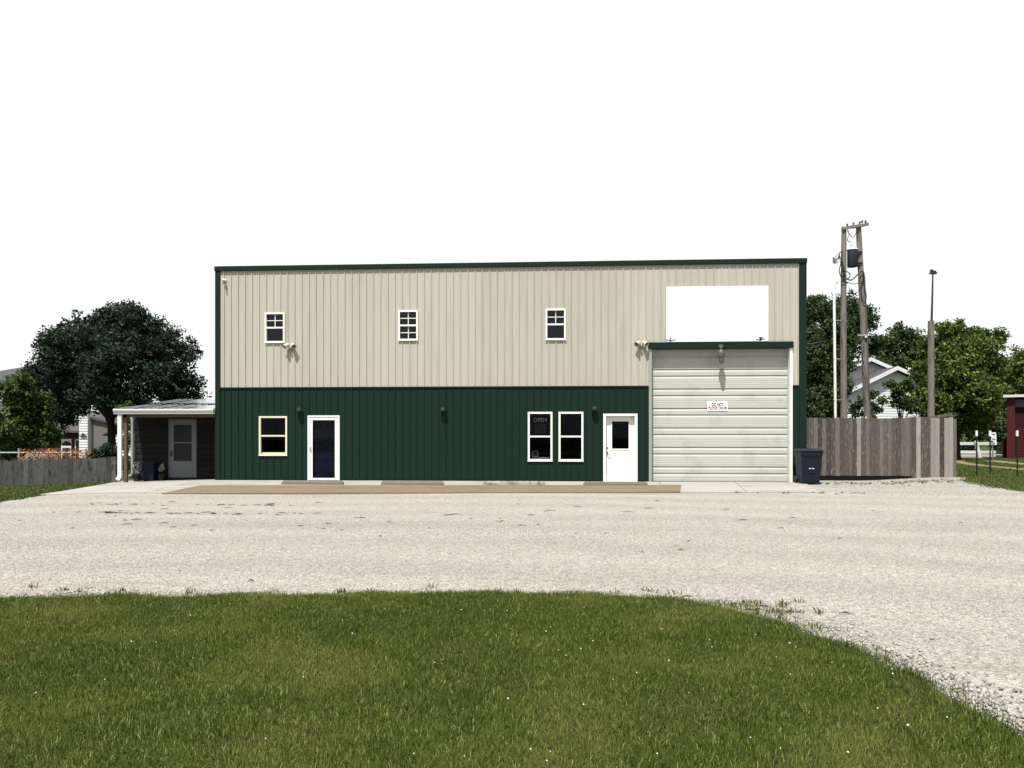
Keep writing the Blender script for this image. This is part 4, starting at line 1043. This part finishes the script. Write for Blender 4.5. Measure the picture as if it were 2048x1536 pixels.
# ------------------------------------------------------------------ poles and wiring behind the gate
def pole(name, pts, r0, r1, label):
    t = thing(name, (pts[0][0], pts[0][1], pts[0][2]), label, 'pole')
    n = len(pts); MB().tube(pts, [r0 + (r1 - r0) * i / (n - 1) for i in range(n)], 14).build('shaft', 'pole_wood', t, smooth=True)
    return t
gz = float(gh(22.6, 9)) - 0.1
u1 = pole('utility_pole', [(22.66, 8.99, gz), (22.645, 8.99, 4), (22.64, 8.99, 7.2), (22.66, 8.99, 10.1)], 0.145, 0.10, 'upright brown utility pole with white conduit nearest the building')
MB().bar((22.55, 8.86, 10.0), (23.30, 8.88, 10.13), 0.09, 0.11).build('crossarm', 'pole_wood', u1)
for x, z in ((22.75, 10.12), (23.0, 10.17), (23.25, 10.2)):
    MB().lathe((x, 8.87, z - 0.02), [(0.02, 0), (0.045, 0.03), (0.03, 0.05), (0.045, 0.08), (0.02, 0.11), (0, 0.11)], 10).build('insulator', 'lamp_grey', u1, smooth=True)
MB().tube([(22.33, 8.97, gz), (22.31, 8.97, 1.6), (22.25, 8.96, 7.6), (22.27, 8.96, 7.75), (22.40, 8.97, 7.85)], 0.055, 10).build('conduit', 'pipe_white', u1, smooth=True)
for z in (2.9, 4.6, 6.2, 7.3): MB().box(22.2, 22.52, 8.92, 8.95, z, z + 0.03).build('conduit_bracket', 'steel', u1)
mb = MB()
mb.tube([(22.55, 8.88, 9.05), (22.40, 8.84, 9.0), (22.28, 8.82, 8.85), (22.20, 8.82, 8.72)], 0.03, 8); mb.build('cutout_arm', 'steel', u1, smooth=True)
for k, (x, z) in enumerate(((22.20, 8.80), (22.33, 8.88))):
    MB().lathe((x, 8.82, z - 0.25), [(0.02, 0), (0.05, 0.03), (0.03, 0.06), (0.05, 0.10), (0.03, 0.13), (0.05, 0.17), (0.03, 0.20), (0.04, 0.25), (0, 0.26)], 10, (0.35 if k else -0.1, 0, 1)).build('fuse_cutout', 'lamp_grey', u1, smooth=True)
u2 = pole('utility_pole', [(23.72, 9.05, gz), (23.56, 9.05, 4), (23.40, 9.04, 7.4), (23.26, 9.03, 10.15)], 0.155, 0.105, 'leaning grey utility pole carrying the transformer, left of the white gables')
MB().bar((22.98, 8.89, 10.06), (23.62, 8.91, 10.18), 0.09, 0.11).build('crossarm', 'pole_wood', u2)
for x in (23.36, 23.5):
    MB().lathe((x, 8.90, 10.22), [(0.02, 0), (0.05, 0.03), (0.03, 0.06), (0.05, 0.09), (0.02, 0.13), (0, 0.13)], 10).build('insulator', 'lamp_grey', u2, smooth=True)
for z in (8.55, 9.0): MB().box(23.12, 23.36, 8.88, 8.94, z, z + 0.06).build('bracket', 'plastic_black', u2)
MB().box(23.16, 23.86, 8.86, 8.90, 5.56, 5.61).build('step_bar', 'steel', u2)
MB().lathe((23.50, 8.86, 5.5), [(0, -0.05), (0.05, -0.03), (0.06, 0.03), (0, 0.06)], 10).build('insulator', 'porcelain', u2, smooth=True)
MB().tube([(23.46, 8.90, 8.0), (23.54, 8.89, 6.2), (23.66, 8.89, 3.0), (23.80, 8.90, 0.2)], 0.025, 6).build('ground_wire', 'lamp_grey', u2)
MB().bar((23.50, 8.86, 2.2), (23.44, 8.72, 1.9), 0.05, 0.05).build('guy_guard', 'yellow_guard', u2)
tr = thing('transformer', (22.98, 8.93, 8.4), 'dark cylindrical transformer with white bushing hung between the two utility poles', 'transformer')
MB().lathe((22.98, 8.93, 8.42), [(0.0, 0), (0.19, 0), (0.205, 0.02), (0.205, 0.70), (0.0, 0.70)], 24).build('tank', 'tank_grey', tr, smooth=True)
MB().lathe((22.98, 8.93, 9.122), [(0.225, 0), (0.225, 0.03), (0.14, 0.09), (0.0, 0.10)], 24).build('lid', 'porcelain', tr, smooth=True)
MB().lathe((22.97, 8.93, 9.21), [(0.04, 0), (0.075, 0.03), (0.05, 0.06), (0.075, 0.10), (0.05, 0.13), (0.07, 0.18), (0.035, 0.24), (0, 0.26)], 12).build('bushing', 'porcelain', tr, smooth=True)
for z in (8.5, 8.95): MB().tube([(23.17, 8.90, z), (23.30, 8.90, z)], 0.03, 8).build('lug', 'tank_grey', tr, smooth=True)
def cable(pts, r, label):
    P_ = [Vector(p) for p in pts]; out = []
    for i in range(len(P_) - 1):                                     # Catmull-Rom
        a0, a1, a2, a3 = P_[max(i - 1, 0)], P_[i], P_[i + 1], P_[min(i + 2, len(P_) - 1)]
        for k in range(6):
            t = k / 6; out.append(0.5 * ((2 * a1) + (a2 - a0) * t + (2 * a0 - 5 * a1 + 4 * a2 - a3) * t * t + (3 * a1 - a0 - 3 * a2 + a3) * t ** 3))
    out.append(P_[-1])
    tag(MB().tube(out, r, 6).build('power_cable', 'cable', smooth=True), label, 'cable', 'cables strung between the utility poles')
cable([(22.70, 8.84, 7.92), (22.9, 8.82, 7.86), (23.15, 8.82, 8.08), (23.32, 8.84, 8.22), (23.42, 8.86, 8.1), (23.42, 8.88, 7.8)], 0.028, 'thick black cable looping from pole to pole just below the transformer')
cable([(22.68, 8.84, 7.80), (23.0, 8.83, 7.70), (23.40, 8.86, 7.78)], 0.016, 'lower thin black cable sagging between the two utility poles')
cable([(22.74, 8.84, 10.02), (22.80, 8.83, 9.75), (22.74, 8.82, 9.5), (22.92, 8.84, 9.42)], 0.014, 'thin black jumper wire dropping from crossarm to the transformer bushing')
cable([(22.55, 8.83, 7.95), (22.48, 8.80, 8.2), (22.62, 8.80, 8.22), (22.80, 8.80, 8.15), (22.82, 8.80, 7.98), (22.66, 8.80, 7.9), (22.56, 8.83, 8.02)], 0.022, 'coiled black cable on the upright utility pole beside the conduit top')
cable([(22.52, 8.83, 9.1), (22.50, 8.80, 8.7), (22.58, 8.80, 8.35), (22.62, 8.82, 8.0)], 0.03, 'black cable running down the upright utility pole left of the transformer')
cable([(22.80, 8.84, 7.60), (23.05, 8.8, 6.0), (23.42, 8.78, 4.2), (23.75, 8.76, 2.4)], 0.011, 'slanting thin guy wire crossing between the two utility poles')
cable([(22.40, 8.80, 8.95), (22.46, 8.79, 8.55), (22.40, 8.80, 8.25), (22.52, 8.81, 7.9), (22.74, 8.80, 7.72)], 0.02, 'grey service cable hanging left of the upright utility pole from the fuse arm')
cable([(23.38, 8.86, 7.95), (23.30, 8.84, 7.5), (23.36, 8.85, 7.05), (23.46, 8.87, 6.9), (23.52, 8.87, 7.2), (23.44, 8.86, 7.6)], 0.016, 'long black wire loop hanging against the leaning utility pole')
cable([(22.74, 8.84, 9.9), (22.95, 8.82, 9.62), (23.12, 8.84, 9.85), (23.26, 8.86, 10.05)], 0.014, 'thin wire sagging between the pole tops above the transformer')
lamp_ = MB(); lamp_.lathe((22.34, 8.80, 8.62), [(0.0, -0.02), (0.13, -0.02), (0.14, 0.0), (0.06, 0.10), (0.05, 0.18), (0.0, 0.2)], 14, (-0.5, -0.3, 0.8)); lamp_.build('yard_light', 'steel', u1, smooth=True)
p3 = pole('utility_pole', [(25.31, 7.15, gz), (25.31, 7.15, 3), (25.31, 7.15, 5.9)], 0.135, 0.115, 'single brown wooden pole in front of the leafy maple at right')
MB().tube([(25.33, 7.15, 5.85), (25.36, 7.15, 7.0), (25.38, 7.15, 7.9)], [0.045, 0.035, 0.025], 8).build('mast', 'tank_grey', p3, smooth=True)
mb = MB(); mb.box(25.26, 25.50, 7.05, 7.2, 7.72, 7.78); mb.lathe((25.32, 7.12, 7.82), [(0, -0.06), (0.06, -0.04), (0.07, 0.05), (0, 0.1)], 10); mb.lathe((25.44, 7.12, 7.80), [(0, -0.1), (0.05, -0.06), (0.05, 0.04), (0, 0.06)], 10)
mb.build('fittings', 'tank_grey', p3)

# ------------------------------------------------------------------ right background
TP = [(24.27, 1.86, 'dark T-post with white tip nearest the tall board fence'), (24.95, 2.35, 'dark T-post with white tip, middle one of three beside the track'), (25.62, 2.02, 'dark T-post with white tip in front of the red barn corner')]
for x, y, lab in TP:
    z = float(gh(x, y)); t = thing('fence_post', (x, y, z), lab, 'post', 'T-posts along the right-hand verge')
    mb = MB(); mb.box(x - 0.022, x + 0.022, y - 0.004, y + 0.004, z - 0.1, z + 1.46); mb.box(x - 0.004, x + 0.004, y + 0.004, y + 0.04, z - 0.1, z + 1.46)
    mb.build('shaft', 'post_green', t)
    mb = MB(); mb.box(x - 0.027, x + 0.027, y - 0.008, y + 0.044, z + 1.30, z + 1.48); mb.build('tip', 'white_paint', t)
wf = thing('rail_fence', (34, 23.6, 0.12), 'white two-rail fence along the road beyond the field', 'fence')
for z in (0.44, 0.95):
    MB().box(27, 38.6, 23.58, 23.62, z - 0.085, z + 0.085).build('rail', 'siding_white', wf)
for x in (28.2, 30.8, 33.4): MB().box(x - .07, x + .07, 23.62, 23.76, 0, 1.15).build('post', 'siding_white', wf)
MB().bar((35.72, 23.50, 0.10), (35.50, 23.50, 1.10), 0.16, 0.16).build('post', 'siding_white', wf)['label'] = 'leaning white post'
MB().box(37.05, 37.32, 23.4, 23.57, 0.0, 1.15).build('post', 'brick', wf)['label'] = 'dark brown post'
ys_ = thing('yard_sign', (34.0, 18.9, 0.1), 'small white notice board on a thin post in front of the rail fence', 'sign')
MB().box(33.86, 34.16, 18.90, 18.93, 0.95, 1.60).build('panel', 'sign_white', ys_); MB().box(33.99, 34.03, 18.94, 18.98, 0.1, 1.55).build('post', 'steel', ys_)
mb = MB()
for z, x0, x1 in ((1.5, 33.90, 34.10), (1.22, 33.98, 34.12), (1.12, 33.90, 34.02)): mb.bar((x0, 18.897, z), (x1, 18.897, z - 0.03), 0.05, 0.004, (0, -1, 0))
mb.build('marks', 'plastic_black', ys_)

rb = thing('red_barn', (36.4, 21.9, 0.1), 'dark red metal barn with white eave at the right edge of the picture', 'barn')
MB().box(36.75, 46.0, 22.10, 22.2, 0.05, 3.65).build('wall', 'dark_red', rb)
MB().box(36.40, 36.50, 22.0, 27.5, 0.05, 3.60).build('wall', 'red_metal', rb)
MB().box(36.38, 36.77, 21.88, 22.09, 0.05, 3.60).build('corner_post', 'red_metal', rb)
MB().box(36.78, 46.0, 22.04, 22.10, 3.05, 3.48).build('header', 'grey_panel', rb)
for k in range(12): MB().box(36.86, 46.0, 22.05, 22.10, 0.10 + k * 0.146, 0.10 + k * 0.146 + 0.115).build('slat', 'red_metal', rb)
rr = MB().box(36.2, 46.3, 21.7, 27.8, 3.66, 3.72); rr.build('roof', 'roof_metal', rb); MB().box(36.2, 46.3, 21.62, 21.70, 3.60, 3.74).build('fascia', 'siding_white', rb)

rb.rotation_euler = (0, 0, R(-29))

# white house with two gables: lapped siding, overhanging rakes
def lap_gable(mb, xl_, xr_, zb_, ze, xa, za, y, pitch=0.2):
    """front wall with a gable: rows of lapped boards between the eave lines"""
    z = zb_
    while z < za:
        zt = min(z + pitch, za)
        def lim(zz):
            if zz <= ze: return xl_, xr_
            t = (zz - ze) / (za - ze); return xl_ + (xa - xl_) * t, xr_ + (xa - xr_) * t
        a0, a1 = lim(z); b0, b1 = lim(zt)
        mb.add([(a0, y - 0.03, z), (a1, y - 0.03, z), (b1, y, zt), (b0, y, zt)], [(0, 1, 2, 3)])
        mb.add([(a0, y, z), (a1, y, z), (a1, y - 0.03, z), (a0, y - 0.03, z)], [(0, 1, 2, 3)])
        z = zt
def gable_block(t, xa, za, xl_, zl, xr_, zr, y0, y1, over, m):
    """gable with apex (xa, za): wall, two roof planes and white rake boards"""
    ins = 0.35
    ze = min(zl, zr)
    mb = MB(); lap_gable(mb, xl_ + ins, xr_ - ins, -0.2, ze - 0.1, xa, za - 0.25, y0); mb.build('siding', m, t, recalc=False)
    MB().prism([(xl_ + ins, -0.2), (xr_ - ins, -0.2), (xr_ - ins, ze - 0.1), (xa, za - 0.27), (xl_ + ins, ze - 0.1)], y0 + 0.01, y1).build('wall', m, t)
    for xe, zz in ((xl_, zl), (xr_, zr)):
        p = MB(); p.prism([(xe, zz), (xa, za), (xa, za - 0.12), (xe, zz - 0.12)], y0 - over, y1 + over); p.build('roof', 'shingle', t)
        p = MB(); p.prism([(xe, zz + 0.02), (xa, za + 0.02), (xa, za - 0.30), (xe, zz - 0.30)], y0 - over - 0.05, y0 - over - 0.004); p.build('rake_board', 'siding_white', t)
h = thing('white_house', (37.5, 44, 0.1), 'white lap-sided house with two stepped gables behind the board gate', 'house')
gable_block(h, 37.88, 6.97, 33.2, 4.65, 42.0, 5.0, 40.3, 44.0, 0.6, 'siding_white')
gable_block(h, 37.30, 8.05, 32.6, 5.9, 42.0, 5.9, 44.1, 52.0, 0.6, 'siding_white')

# ------------------------------------------------------------------ left background
zl = float(gh(-20, 24))
h = thing('brick_house', (-21, 26, zl), 'dark brick house with grey roof and white chimney chase behind the left fence', 'house')
MB().box(-26, -19.95, 24.4, 31, zl - 0.1, 1.85).build('wall', 'brick', h)
p = MB(); p.add([(-26.4, 23.9, 1.72), (-19.6, 23.9, 1.72), (-19.6, 27.7, 3.1), (-26.4, 27.7, 3.1), (-26.4, 31.4, 1.72), (-19.6, 31.4, 1.72), (-26.4, 23.9, 1.60), (-19.6, 23.9, 1.60)], [(0, 1, 2, 3), (3, 2, 5, 4), (6, 7, 1, 0), (1, 7, 5, 2), (0, 3, 4, 6), (6, 4, 5, 7)]); p.build('roof', 'shingle', h)
mb = MB(); z = zl
while z < 2.7:
    mb.add([(-19.93, 23.77, z), (-19.36, 23.77, z), (-19.36, 23.80, z + 0.17), (-19.93, 23.80, z + 0.17), (-19.93, 23.80, z), (-19.36, 23.80, z)], [(0, 1, 2, 3), (4, 5, 1, 0)]); z += 0.17
mb.box(-19.93, -19.36, 23.803, 25.0, zl, 2.85); ch = mb.build('chimney_chase', 'siding_white', h, recalc=False)
mb = MB(); mb.box(-19.85, -19.42, 23.66, 23.765, 1.40, 1.44); mb.lathe((-19.62, 23.70, 1.44), [(0.05, 0), (0.08, 0.05), (0.05, 0.12), (0, 0.15)], 10); mb.build('wall_lantern', 'plastic_black', ch)
MB().box(-19.355, -17.6, 24.2, 30, zl, 2.55).build('side_wing', 'siding_in_shade', h)
p = MB(); p.prism([(-19.35, 2.5), (-17.2, 2.0), (-17.2, 2.12), (-19.35, 2.64)], 24.0, 30.3); p.build('roof', 'shingle', h)
w = MB(); w.box(-20.56, -20.02, 24.33, 24.40, -0.3, 1.18); w = w.build('window', 'siding_white', h); MB().box(-20.50, -20.08, 24.315, 24.33, -0.25, 1.10).build('pane', 'plastic_black', w)
w = MB(); w.box(-21.5, -20.82, 24.33, 24.40, -0.8, 1.20); w = w.build('arched_window', 'siding_white', h)
ar = [(-21.43 + 0.31 * (1 - math.cos(math.pi * i / 10)), 0.78 + 0.28 * math.sin(math.pi * i / 10)) for i in range(11)]
MB().prism(ar, 24.312, 24.33).build('arched_pane', 'plastic_black', w); MB().box(-21.41, -20.90, 24.312, 24.33, -0.7, 0.62).build('pane', 'plastic_black', w)
zl2 = float(gh(-32, 34))
h = thing('grey_roofed_house', (-32, 36, zl2), 'pale house with broad grey roof behind the trees at far left', 'house')
MB().box(-38, -29.4, 33.7, 40, zl2 - 0.1, 4.2).build('wall', 'siding_white', h)
p = MB(); p.add([(-38.5, 33.2, 4.25), (-28.9, 33.2, 4.25), (-28.9, 40.5, 4.25), (-38.5, 40.5, 4.25), (-36, 36.8, 6.6), (-30.2, 36.8, 7.5)], [(0, 3, 2, 1), (0, 1, 5, 4), (1, 2, 5), (2, 3, 4, 5), (3, 0, 4)]); p.build('roof', 'shingle', h)
MB().box(-38.6, -28.8, 33.1, 33.2, 4.1, 4.28).build('fascia', 'siding_white', h)
h = thing('pale_garage', (-15, 24, zl), 'small white-sided garage glimpsed between tree trunk and porch downspout', 'garage')
mb = MB(); lap_gable(mb, -16.9, -13.0, zl, 1.6, -14.9, 2.4, 22.0); mb.build('siding', 'siding_white', h, recalc=False)
MB().prism([(-16.9, zl), (-13.0, zl), (-13.0, 1.6), (-14.9, 2.38), (-16.9, 1.6)], 22.01, 27).build('wall', 'siding_white', h)
for xe in (-17.2, -12.7):
    MB().prism([(xe, 1.5), (-14.9, 2.5), (-14.9, 2.4), (xe, 1.4)], 21.8, 27.2).build('roof', 'shingle', h)

pp_ = thing('pipe_fence', (-7, 2.1, -0.2), 'pale steel pipe rail on posts behind the low picket fence', 'fence')
MB().tube([(-11, 1.9, 0.83), (-5.6, 2.2, 0.84)], 0.028, 8).build('rail', 'steel', pp_, smooth=True)
for x in (-10.4, -8.05, -5.7): MB().tube([(x, 1.9 + (x + 11) * 0.055, -0.3), (x, 1.9 + (x + 11) * 0.055, 0.98)], 0.035, 8).build('post', 'steel', pp_, smooth=True)
sl = thing('propane_tank', (-8.3, 4.0, -0.3), 'pale grey-green rounded tank lying behind the pipe rail at far left', 'tank')
MB().lathe((-8.9, 3.4, 0.42), [(0, 0), (0.25, 0.08), (0.40, 0.3), (0.40, 1.1), (0.25, 1.32), (0, 1.4)], 20, (1, 0, 0)).build('shell', 'grey_panel', sl, smooth=True)
for x in (-8.6, -7.8): MB().box(x, x + 0.1, 3.2, 3.6, -0.35, 0.1).build('foot', 'plastic_grey', sl)

# daylilies behind the picket fence
n = 520
lx = rng.uniform(-7.2, -5.0, n); ly = rng.uniform(0.75, 1.6, n); lz = rng.uniform(0.55, 0.98, n)
V, F = leaf_quads(np.stack([lx, ly, lz], 1), np.tile([0, -0.7, 0.6], (n, 1)), 0.085, rng)
fl_ = thing('daylilies', (-6, 1.2, -0.2), 'bank of orange daylilies flowering above the low picket fence', 'flowers', kind='stuff')
np_mesh('petals', V, F, 'petal', fl_)
sx_, sy_ = rng.uniform(-7.3, -4.9, 2600), rng.uniform(0.7, 1.65, 2600)
V, F = blades(sx_, sy_, np.full(2600, -0.2), 0.55, 1.08, 0.012, 0.024, 0.35)
np_mesh('leaves', V, F, 'leaf_mid', fl_)

# ------------------------------------------------------------------ trees and shrubs
LOB = {
'big_left': [(-9.94, 10.46, 5.61, 1.89), (-8.83, 11.03, 6.01, 1.59), (-11.75, 10.85, 5.06, 1.64), (-13.13, 11.26, 3.94, 1.37), (-7.43, 11.12, 4.92, 1.31), (-6.57, 11.17, 4.21, 1.08), (-8.57, 9.54, 4.26, 1.79), (-10.33, 9.93, 4.0, 1.41), (-7.48, 10.31, 3.51, 1.23), (-12.8, 10.78, 2.62, 0.98), (-10.05, 11.45, 6.79, 0.9), (-8.48, 11.05, 6.79, 0.94), (-11.0, 10.89, 6.55, 0.98), (-6.15, 11.2, 3.56, 0.79), (-13.1, 10.76, 5.55, 0.65), (-7.35, 11.42, 3.22, 0.94), (-9.11, 11.51, 3.12, 0.9), (-7.85, 11.59, 5.84, 1.0), (-6.88, 11.45, 5.35, 0.75), (-13.84, 11.22, 4.25, 0.83), (-11.98, 10.83, 2.51, 0.84), (-11.24, 10.88, 2.95, 0.7), (-12.92, 10.77, 1.74, 0.61)],
'small_left': [(-10.12, 4.94, 2.82, 0.86), (-10.15, 4.43, 1.84, 0.84), (-9.98, 5.55, 2.35, 0.83), (-10.02, 4.94, 3.6, 0.47), (-10.12, 4.53, 1.07, 0.54), (-9.77, 5.36, 1.42, 0.71), (-9.61, 5.97, 1.5, 0.52), (-10.8, 4.89, 1.46, 0.49), (-10.92, 5.19, 0.71, 0.31)],
'behind_bldg': [(25.71, 21.2, 7.6, 1.66), (27.32, 21.81, 8.54, 1.16), (28.22, 21.36, 7.88, 0.86), (25.54, 20.69, 5.69, 1.69), (27.19, 21.3, 6.6, 1.26), (28.79, 21.4, 6.74, 0.69), (25.7, 20.2, 3.97, 1.45), (26.85, 21.28, 4.03, 0.74), (25.09, 20.16, 2.57, 1.17), (25.28, 21.18, 8.83, 0.8), (26.13, 21.23, 2.03, 1.2)],
'maple': [(31.74, 18.58, 6.12, 1.33), (30.63, 17.7, 4.98, 1.36), (32.4, 18.12, 5.27, 1.47), (33.52, 18.69, 4.97, 1.12), (30.65, 19.01, 6.04, 0.75), (30.27, 17.48, 3.27, 1.19), (31.15, 17.04, 3.25, 1.69), (32.53, 17.62, 3.33, 1.35), (30.96, 18.03, 2.3, 0.89), (32.19, 18.1, 2.38, 0.95), (33.52, 18.69, 2.52, 0.75), (31.95, 18.59, 7.31, 0.59), (33.73, 18.7, 6.51, 0.69), (33.07, 18.66, 6.46, 0.75), (31.13, 18.54, 6.78, 0.64)],
'branchy': [(27.5, 15.3, 3.73, 0.39), (27.7, 15.32, 3.18, 0.44), (27.08, 15.28, 4.05, 0.22), (28.0, 15.34, 3.87, 0.32), (28.32, 15.36, 2.81, 0.54), (26.76, 15.26, 3.06, 0.22)],
'far_right': [(45.46, 36.47, 6.54, 1.21), (45.08, 36.44, 4.47, 1.51), (46.4, 36.53, 5.6, 1.69), (46.21, 36.51, 2.96, 1.88), (44.71, 36.42, 2.21, 1.13), (45.65, 36.48, 7.67, 0.6)],
'behind_house': [(43.92, 56.4, 10.7, 1.36), (45.48, 56.5, 11.6, 1.27), (42.71, 56.33, 8.7, 1.27), (41.25, 56.24, 7.6, 0.97), (46.35, 56.56, 10.2, 1.95), (40.52, 56.19, 6.4, 0.78), (44.5, 56.4, 7.5, 2.2)],
'hedge': [(37.12, 31.9, 1.52, 0.71), (38.26, 32.0, 1.72, 0.84), (39.39, 32.07, 1.85, 0.84), (40.37, 32.13, 2.11, 0.84), (41.5, 32.2, 2.2, 1.1), (43, 32.4, 2.3, 1.3), (44.6, 32.6, 2.2, 1.3), (36.31, 31.88, 1.13, 0.65), (40, 32.4, 0.9, 1.0), (42.3, 32.4, 1.0, 1.2), (38.2, 32.2, 0.8, 0.9)],
'porch_bush': [(-5.36, 4.23, 1.83, 0.3), (-5.39, 4.23, 1.17, 0.34), (-5.32, 4.23, 0.42, 0.38), (-5.47, 4.22, 2.49, 0.23), (-5.24, 4.24, -0.05, 0.3)],
'dark_shrub': [(-7.8, 6.08, 0.69, 0.28), (-7.4, 6.11, 0.81, 0.32), (-7.04, 6.13, 0.75, 0.3), (-7.4, 6.1, 0.3, 0.4), (-7.0, 6.1, 0.2, 0.35), (-7.8, 6.1, 0.2, 0.35)],
'house_shrub': [(25.8, 14.2, 3.38, 0.22), (25.94, 14.2, 2.78, 0.29), (25.32, 14.17, 3.02, 0.24), (25.75, 14.19, 2.54, 0.34), (25.08, 14.15, 2.61, 0.29)],
}
def crown(lobes, n, size, clump_r, seed, inner=0.22):
    rg = np.random.default_rng(seed); C = np.array(lobes); w = C[:, 3] ** 2; w /= w.sum()
    # break every lobe into knobs so the crown has light and dark clumps
    sub = []
    for x, y, z, r in lobes:
        m_ = max(5, int(9 * min(1.6, r)))
        dd = rg.normal(size=(m_, 3)); dd /= np.linalg.norm(dd, axis=1)[:, None]
        for q in dd:
            rr_ = r * rg.uniform(0.28, 0.5); sub.append((*(np.array((x, y, z)) + q * (r - rr_ * 0.75)), rr_))
    C = np.array(sub + [(x, y, z, r * 0.55) for x, y, z, r in lobes]); w = C[:, 3] ** 2; w /= w.sum()
    nc = n // 20
    li = rg.choice(len(C), nc, p=w)
    d = rg.normal(size=(nc, 3)); d /= np.linalg.norm(d, axis=1)[:, None]
    rf_ = np.where(rg.random(nc) < inner, rg.uniform(0.15, 0.7, nc), rg.uniform(0.72, 1.04, nc))
    cc = C[li, :3] + d * (C[li, 3] * rf_)[:, None]
    k = rg.integers(0, nc, n)
    bd = rg.normal(size=(n, 3)); bd /= np.linalg.norm(bd, axis=1)[:, None]
    P_ = cc[k] + bd * (rg.random(n) ** 0.5 * clump_r * 1.45)[:, None] * np.array([1, 1, 0.75])
    return leaf_quads(P_, d[k], size, rg)
def tree(name, key, label, cat, n, size, clump_r, leaf, base, r0, seed, group=None, trunk_to=None, limbs=6):
    L_ = LOB[key]; t = thing(name, base, label, cat, group)
    V, F = crown(L_, n, size, clump_r, seed); np_mesh('crown', V, F, leaf, t)
    rs_ = random.Random(seed); B = Vector(base); mb = MB()
    top = Vector(trunk_to) if trunk_to else Vector(max(L_, key=lambda q: q[3])[:3])
    fork = B.lerp(top, 0.42)
    mb.tube([B - Vector((0, 0, 0.15)), B.lerp(fork, 0.08), B.lerp(fork, 0.5) + Vector((rs_.uniform(-.06, .06), 0, 0)), fork, fork.lerp(top, 0.6), top], [r0 * 1.5, r0 * 1.08, r0 * .95, r0 * .82, r0 * .5, r0 * .15], 10)
    for q in sorted(L_, key=lambda q: -q[3])[:limbs]:
        e_ = Vector(q[:3]); st = B.lerp(top, rs_.uniform(0.30, 0.48)); m_ = st.lerp(e_, 0.5) + Vector((0, 0, 0.15 * (e_ - st).length))
        mb.tube([st, m_, e_], [r0 * .55, r0 * .36, r0 * .10], 7)
    mb.build('trunk', 'bark', t, smooth=True)
    return t
def Z(x, y): return float(gh(x, y))
tree('shade_tree', 'big_left', 'large dark green dense tree behind the lean-to roof at left', 'tree', 74000, 0.14, 0.20, 'leaf_dark', (-9.55, 10.4, Z(-9.55, 10.4)), 0.19, 1, trunk_to=(-10.0, 10.4, 5.5), limbs=9)
tree('young_tree', 'small_left', 'smaller lighter green tree at the left edge in front of the dark one', 'tree', 19000, 0.13, 0.16, 'leaf_mid', (-10.0, 5.0, Z(-10, 5)), 0.10, 2, trunk_to=(-10.0, 5.0, 3.0))
tree('tall_tree', 'behind_bldg', 'tall green tree behind the two utility poles', 'tree', 52000, 0.16, 0.22, 'leaf_far', (26.5, 21.0, Z(26.5, 21)), 0.24, 3, trunk_to=(26.6, 21.0, 7.0))
tree('maple_tree', 'maple', 'broad leafy maple behind the single wooden pole at right', 'tree', 70000, 0.16, 0.21, 'leaf_light', (31.7, 18.2, Z(31.7, 18.2)), 0.24, 4, trunk_to=(31.7, 18.2, 5.8))
tree('sapling', 'branchy', 'thin leafy sapling in front of the white gables', 'tree', 2600, 0.15, 0.16, 'leaf_mid', (27.8, 15.3, Z(27.8, 15.3)), 0.06, 5, trunk_to=(27.5, 15.3, 3.9), limbs=5)
tree('distant_tree', 'far_right', 'rounded green tree behind the red barn at the right edge', 'tree', 16000, 0.28, 0.32, 'leaf_light', (45.6, 36.5, Z(45.6, 36.5)), 0.25, 6, trunk_to=(45.6, 36.5, 6))
tree('distant_tree', 'behind_house', 'darker distant tree rising behind the white gabled house', 'tree', 15000, 0.32, 0.4, 'leaf_far', (44.2, 56.4, Z(44, 56)), 0.3, 7, trunk_to=(44.5, 56.4, 9))
tree('hedge', 'hedge', 'dark low hedge beyond the white rail fence', 'hedge', 13000, 0.22, 0.26, 'leaf_far', (39.5, 32.1, Z(39.5, 32)), 0.08, 8, trunk_to=(39.5, 32.1, 1.5))
tree('bush', 'porch_bush', 'bright green slender bush seen through the porch', 'bush', 3600, 0.10, 0.10, 'leaf_fresh', (-5.36, 4.23, Z(-5.36, 4.2)), 0.04, 9, trunk_to=(-5.4, 4.23, 2.2))
tree('bush', 'dark_shrub', 'dark low shrub behind the picket fence beside the porch', 'bush', 3600, 0.10, 0.12, 'leaf_dark', (-7.4, 6.1, Z(-7.4, 6.1)), 0.04, 10, trunk_to=(-7.4, 6.1, 0.7))
tree('bush', 'house_shrub', 'small tree crown rising behind the leaning utility pole', 'bush', 1800, 0.16, 0.15, 'leaf_far', (25.6, 14.2, Z(25.6, 14.2)), 0.04, 12, trunk_to=(25.7, 14.2, 2.9))
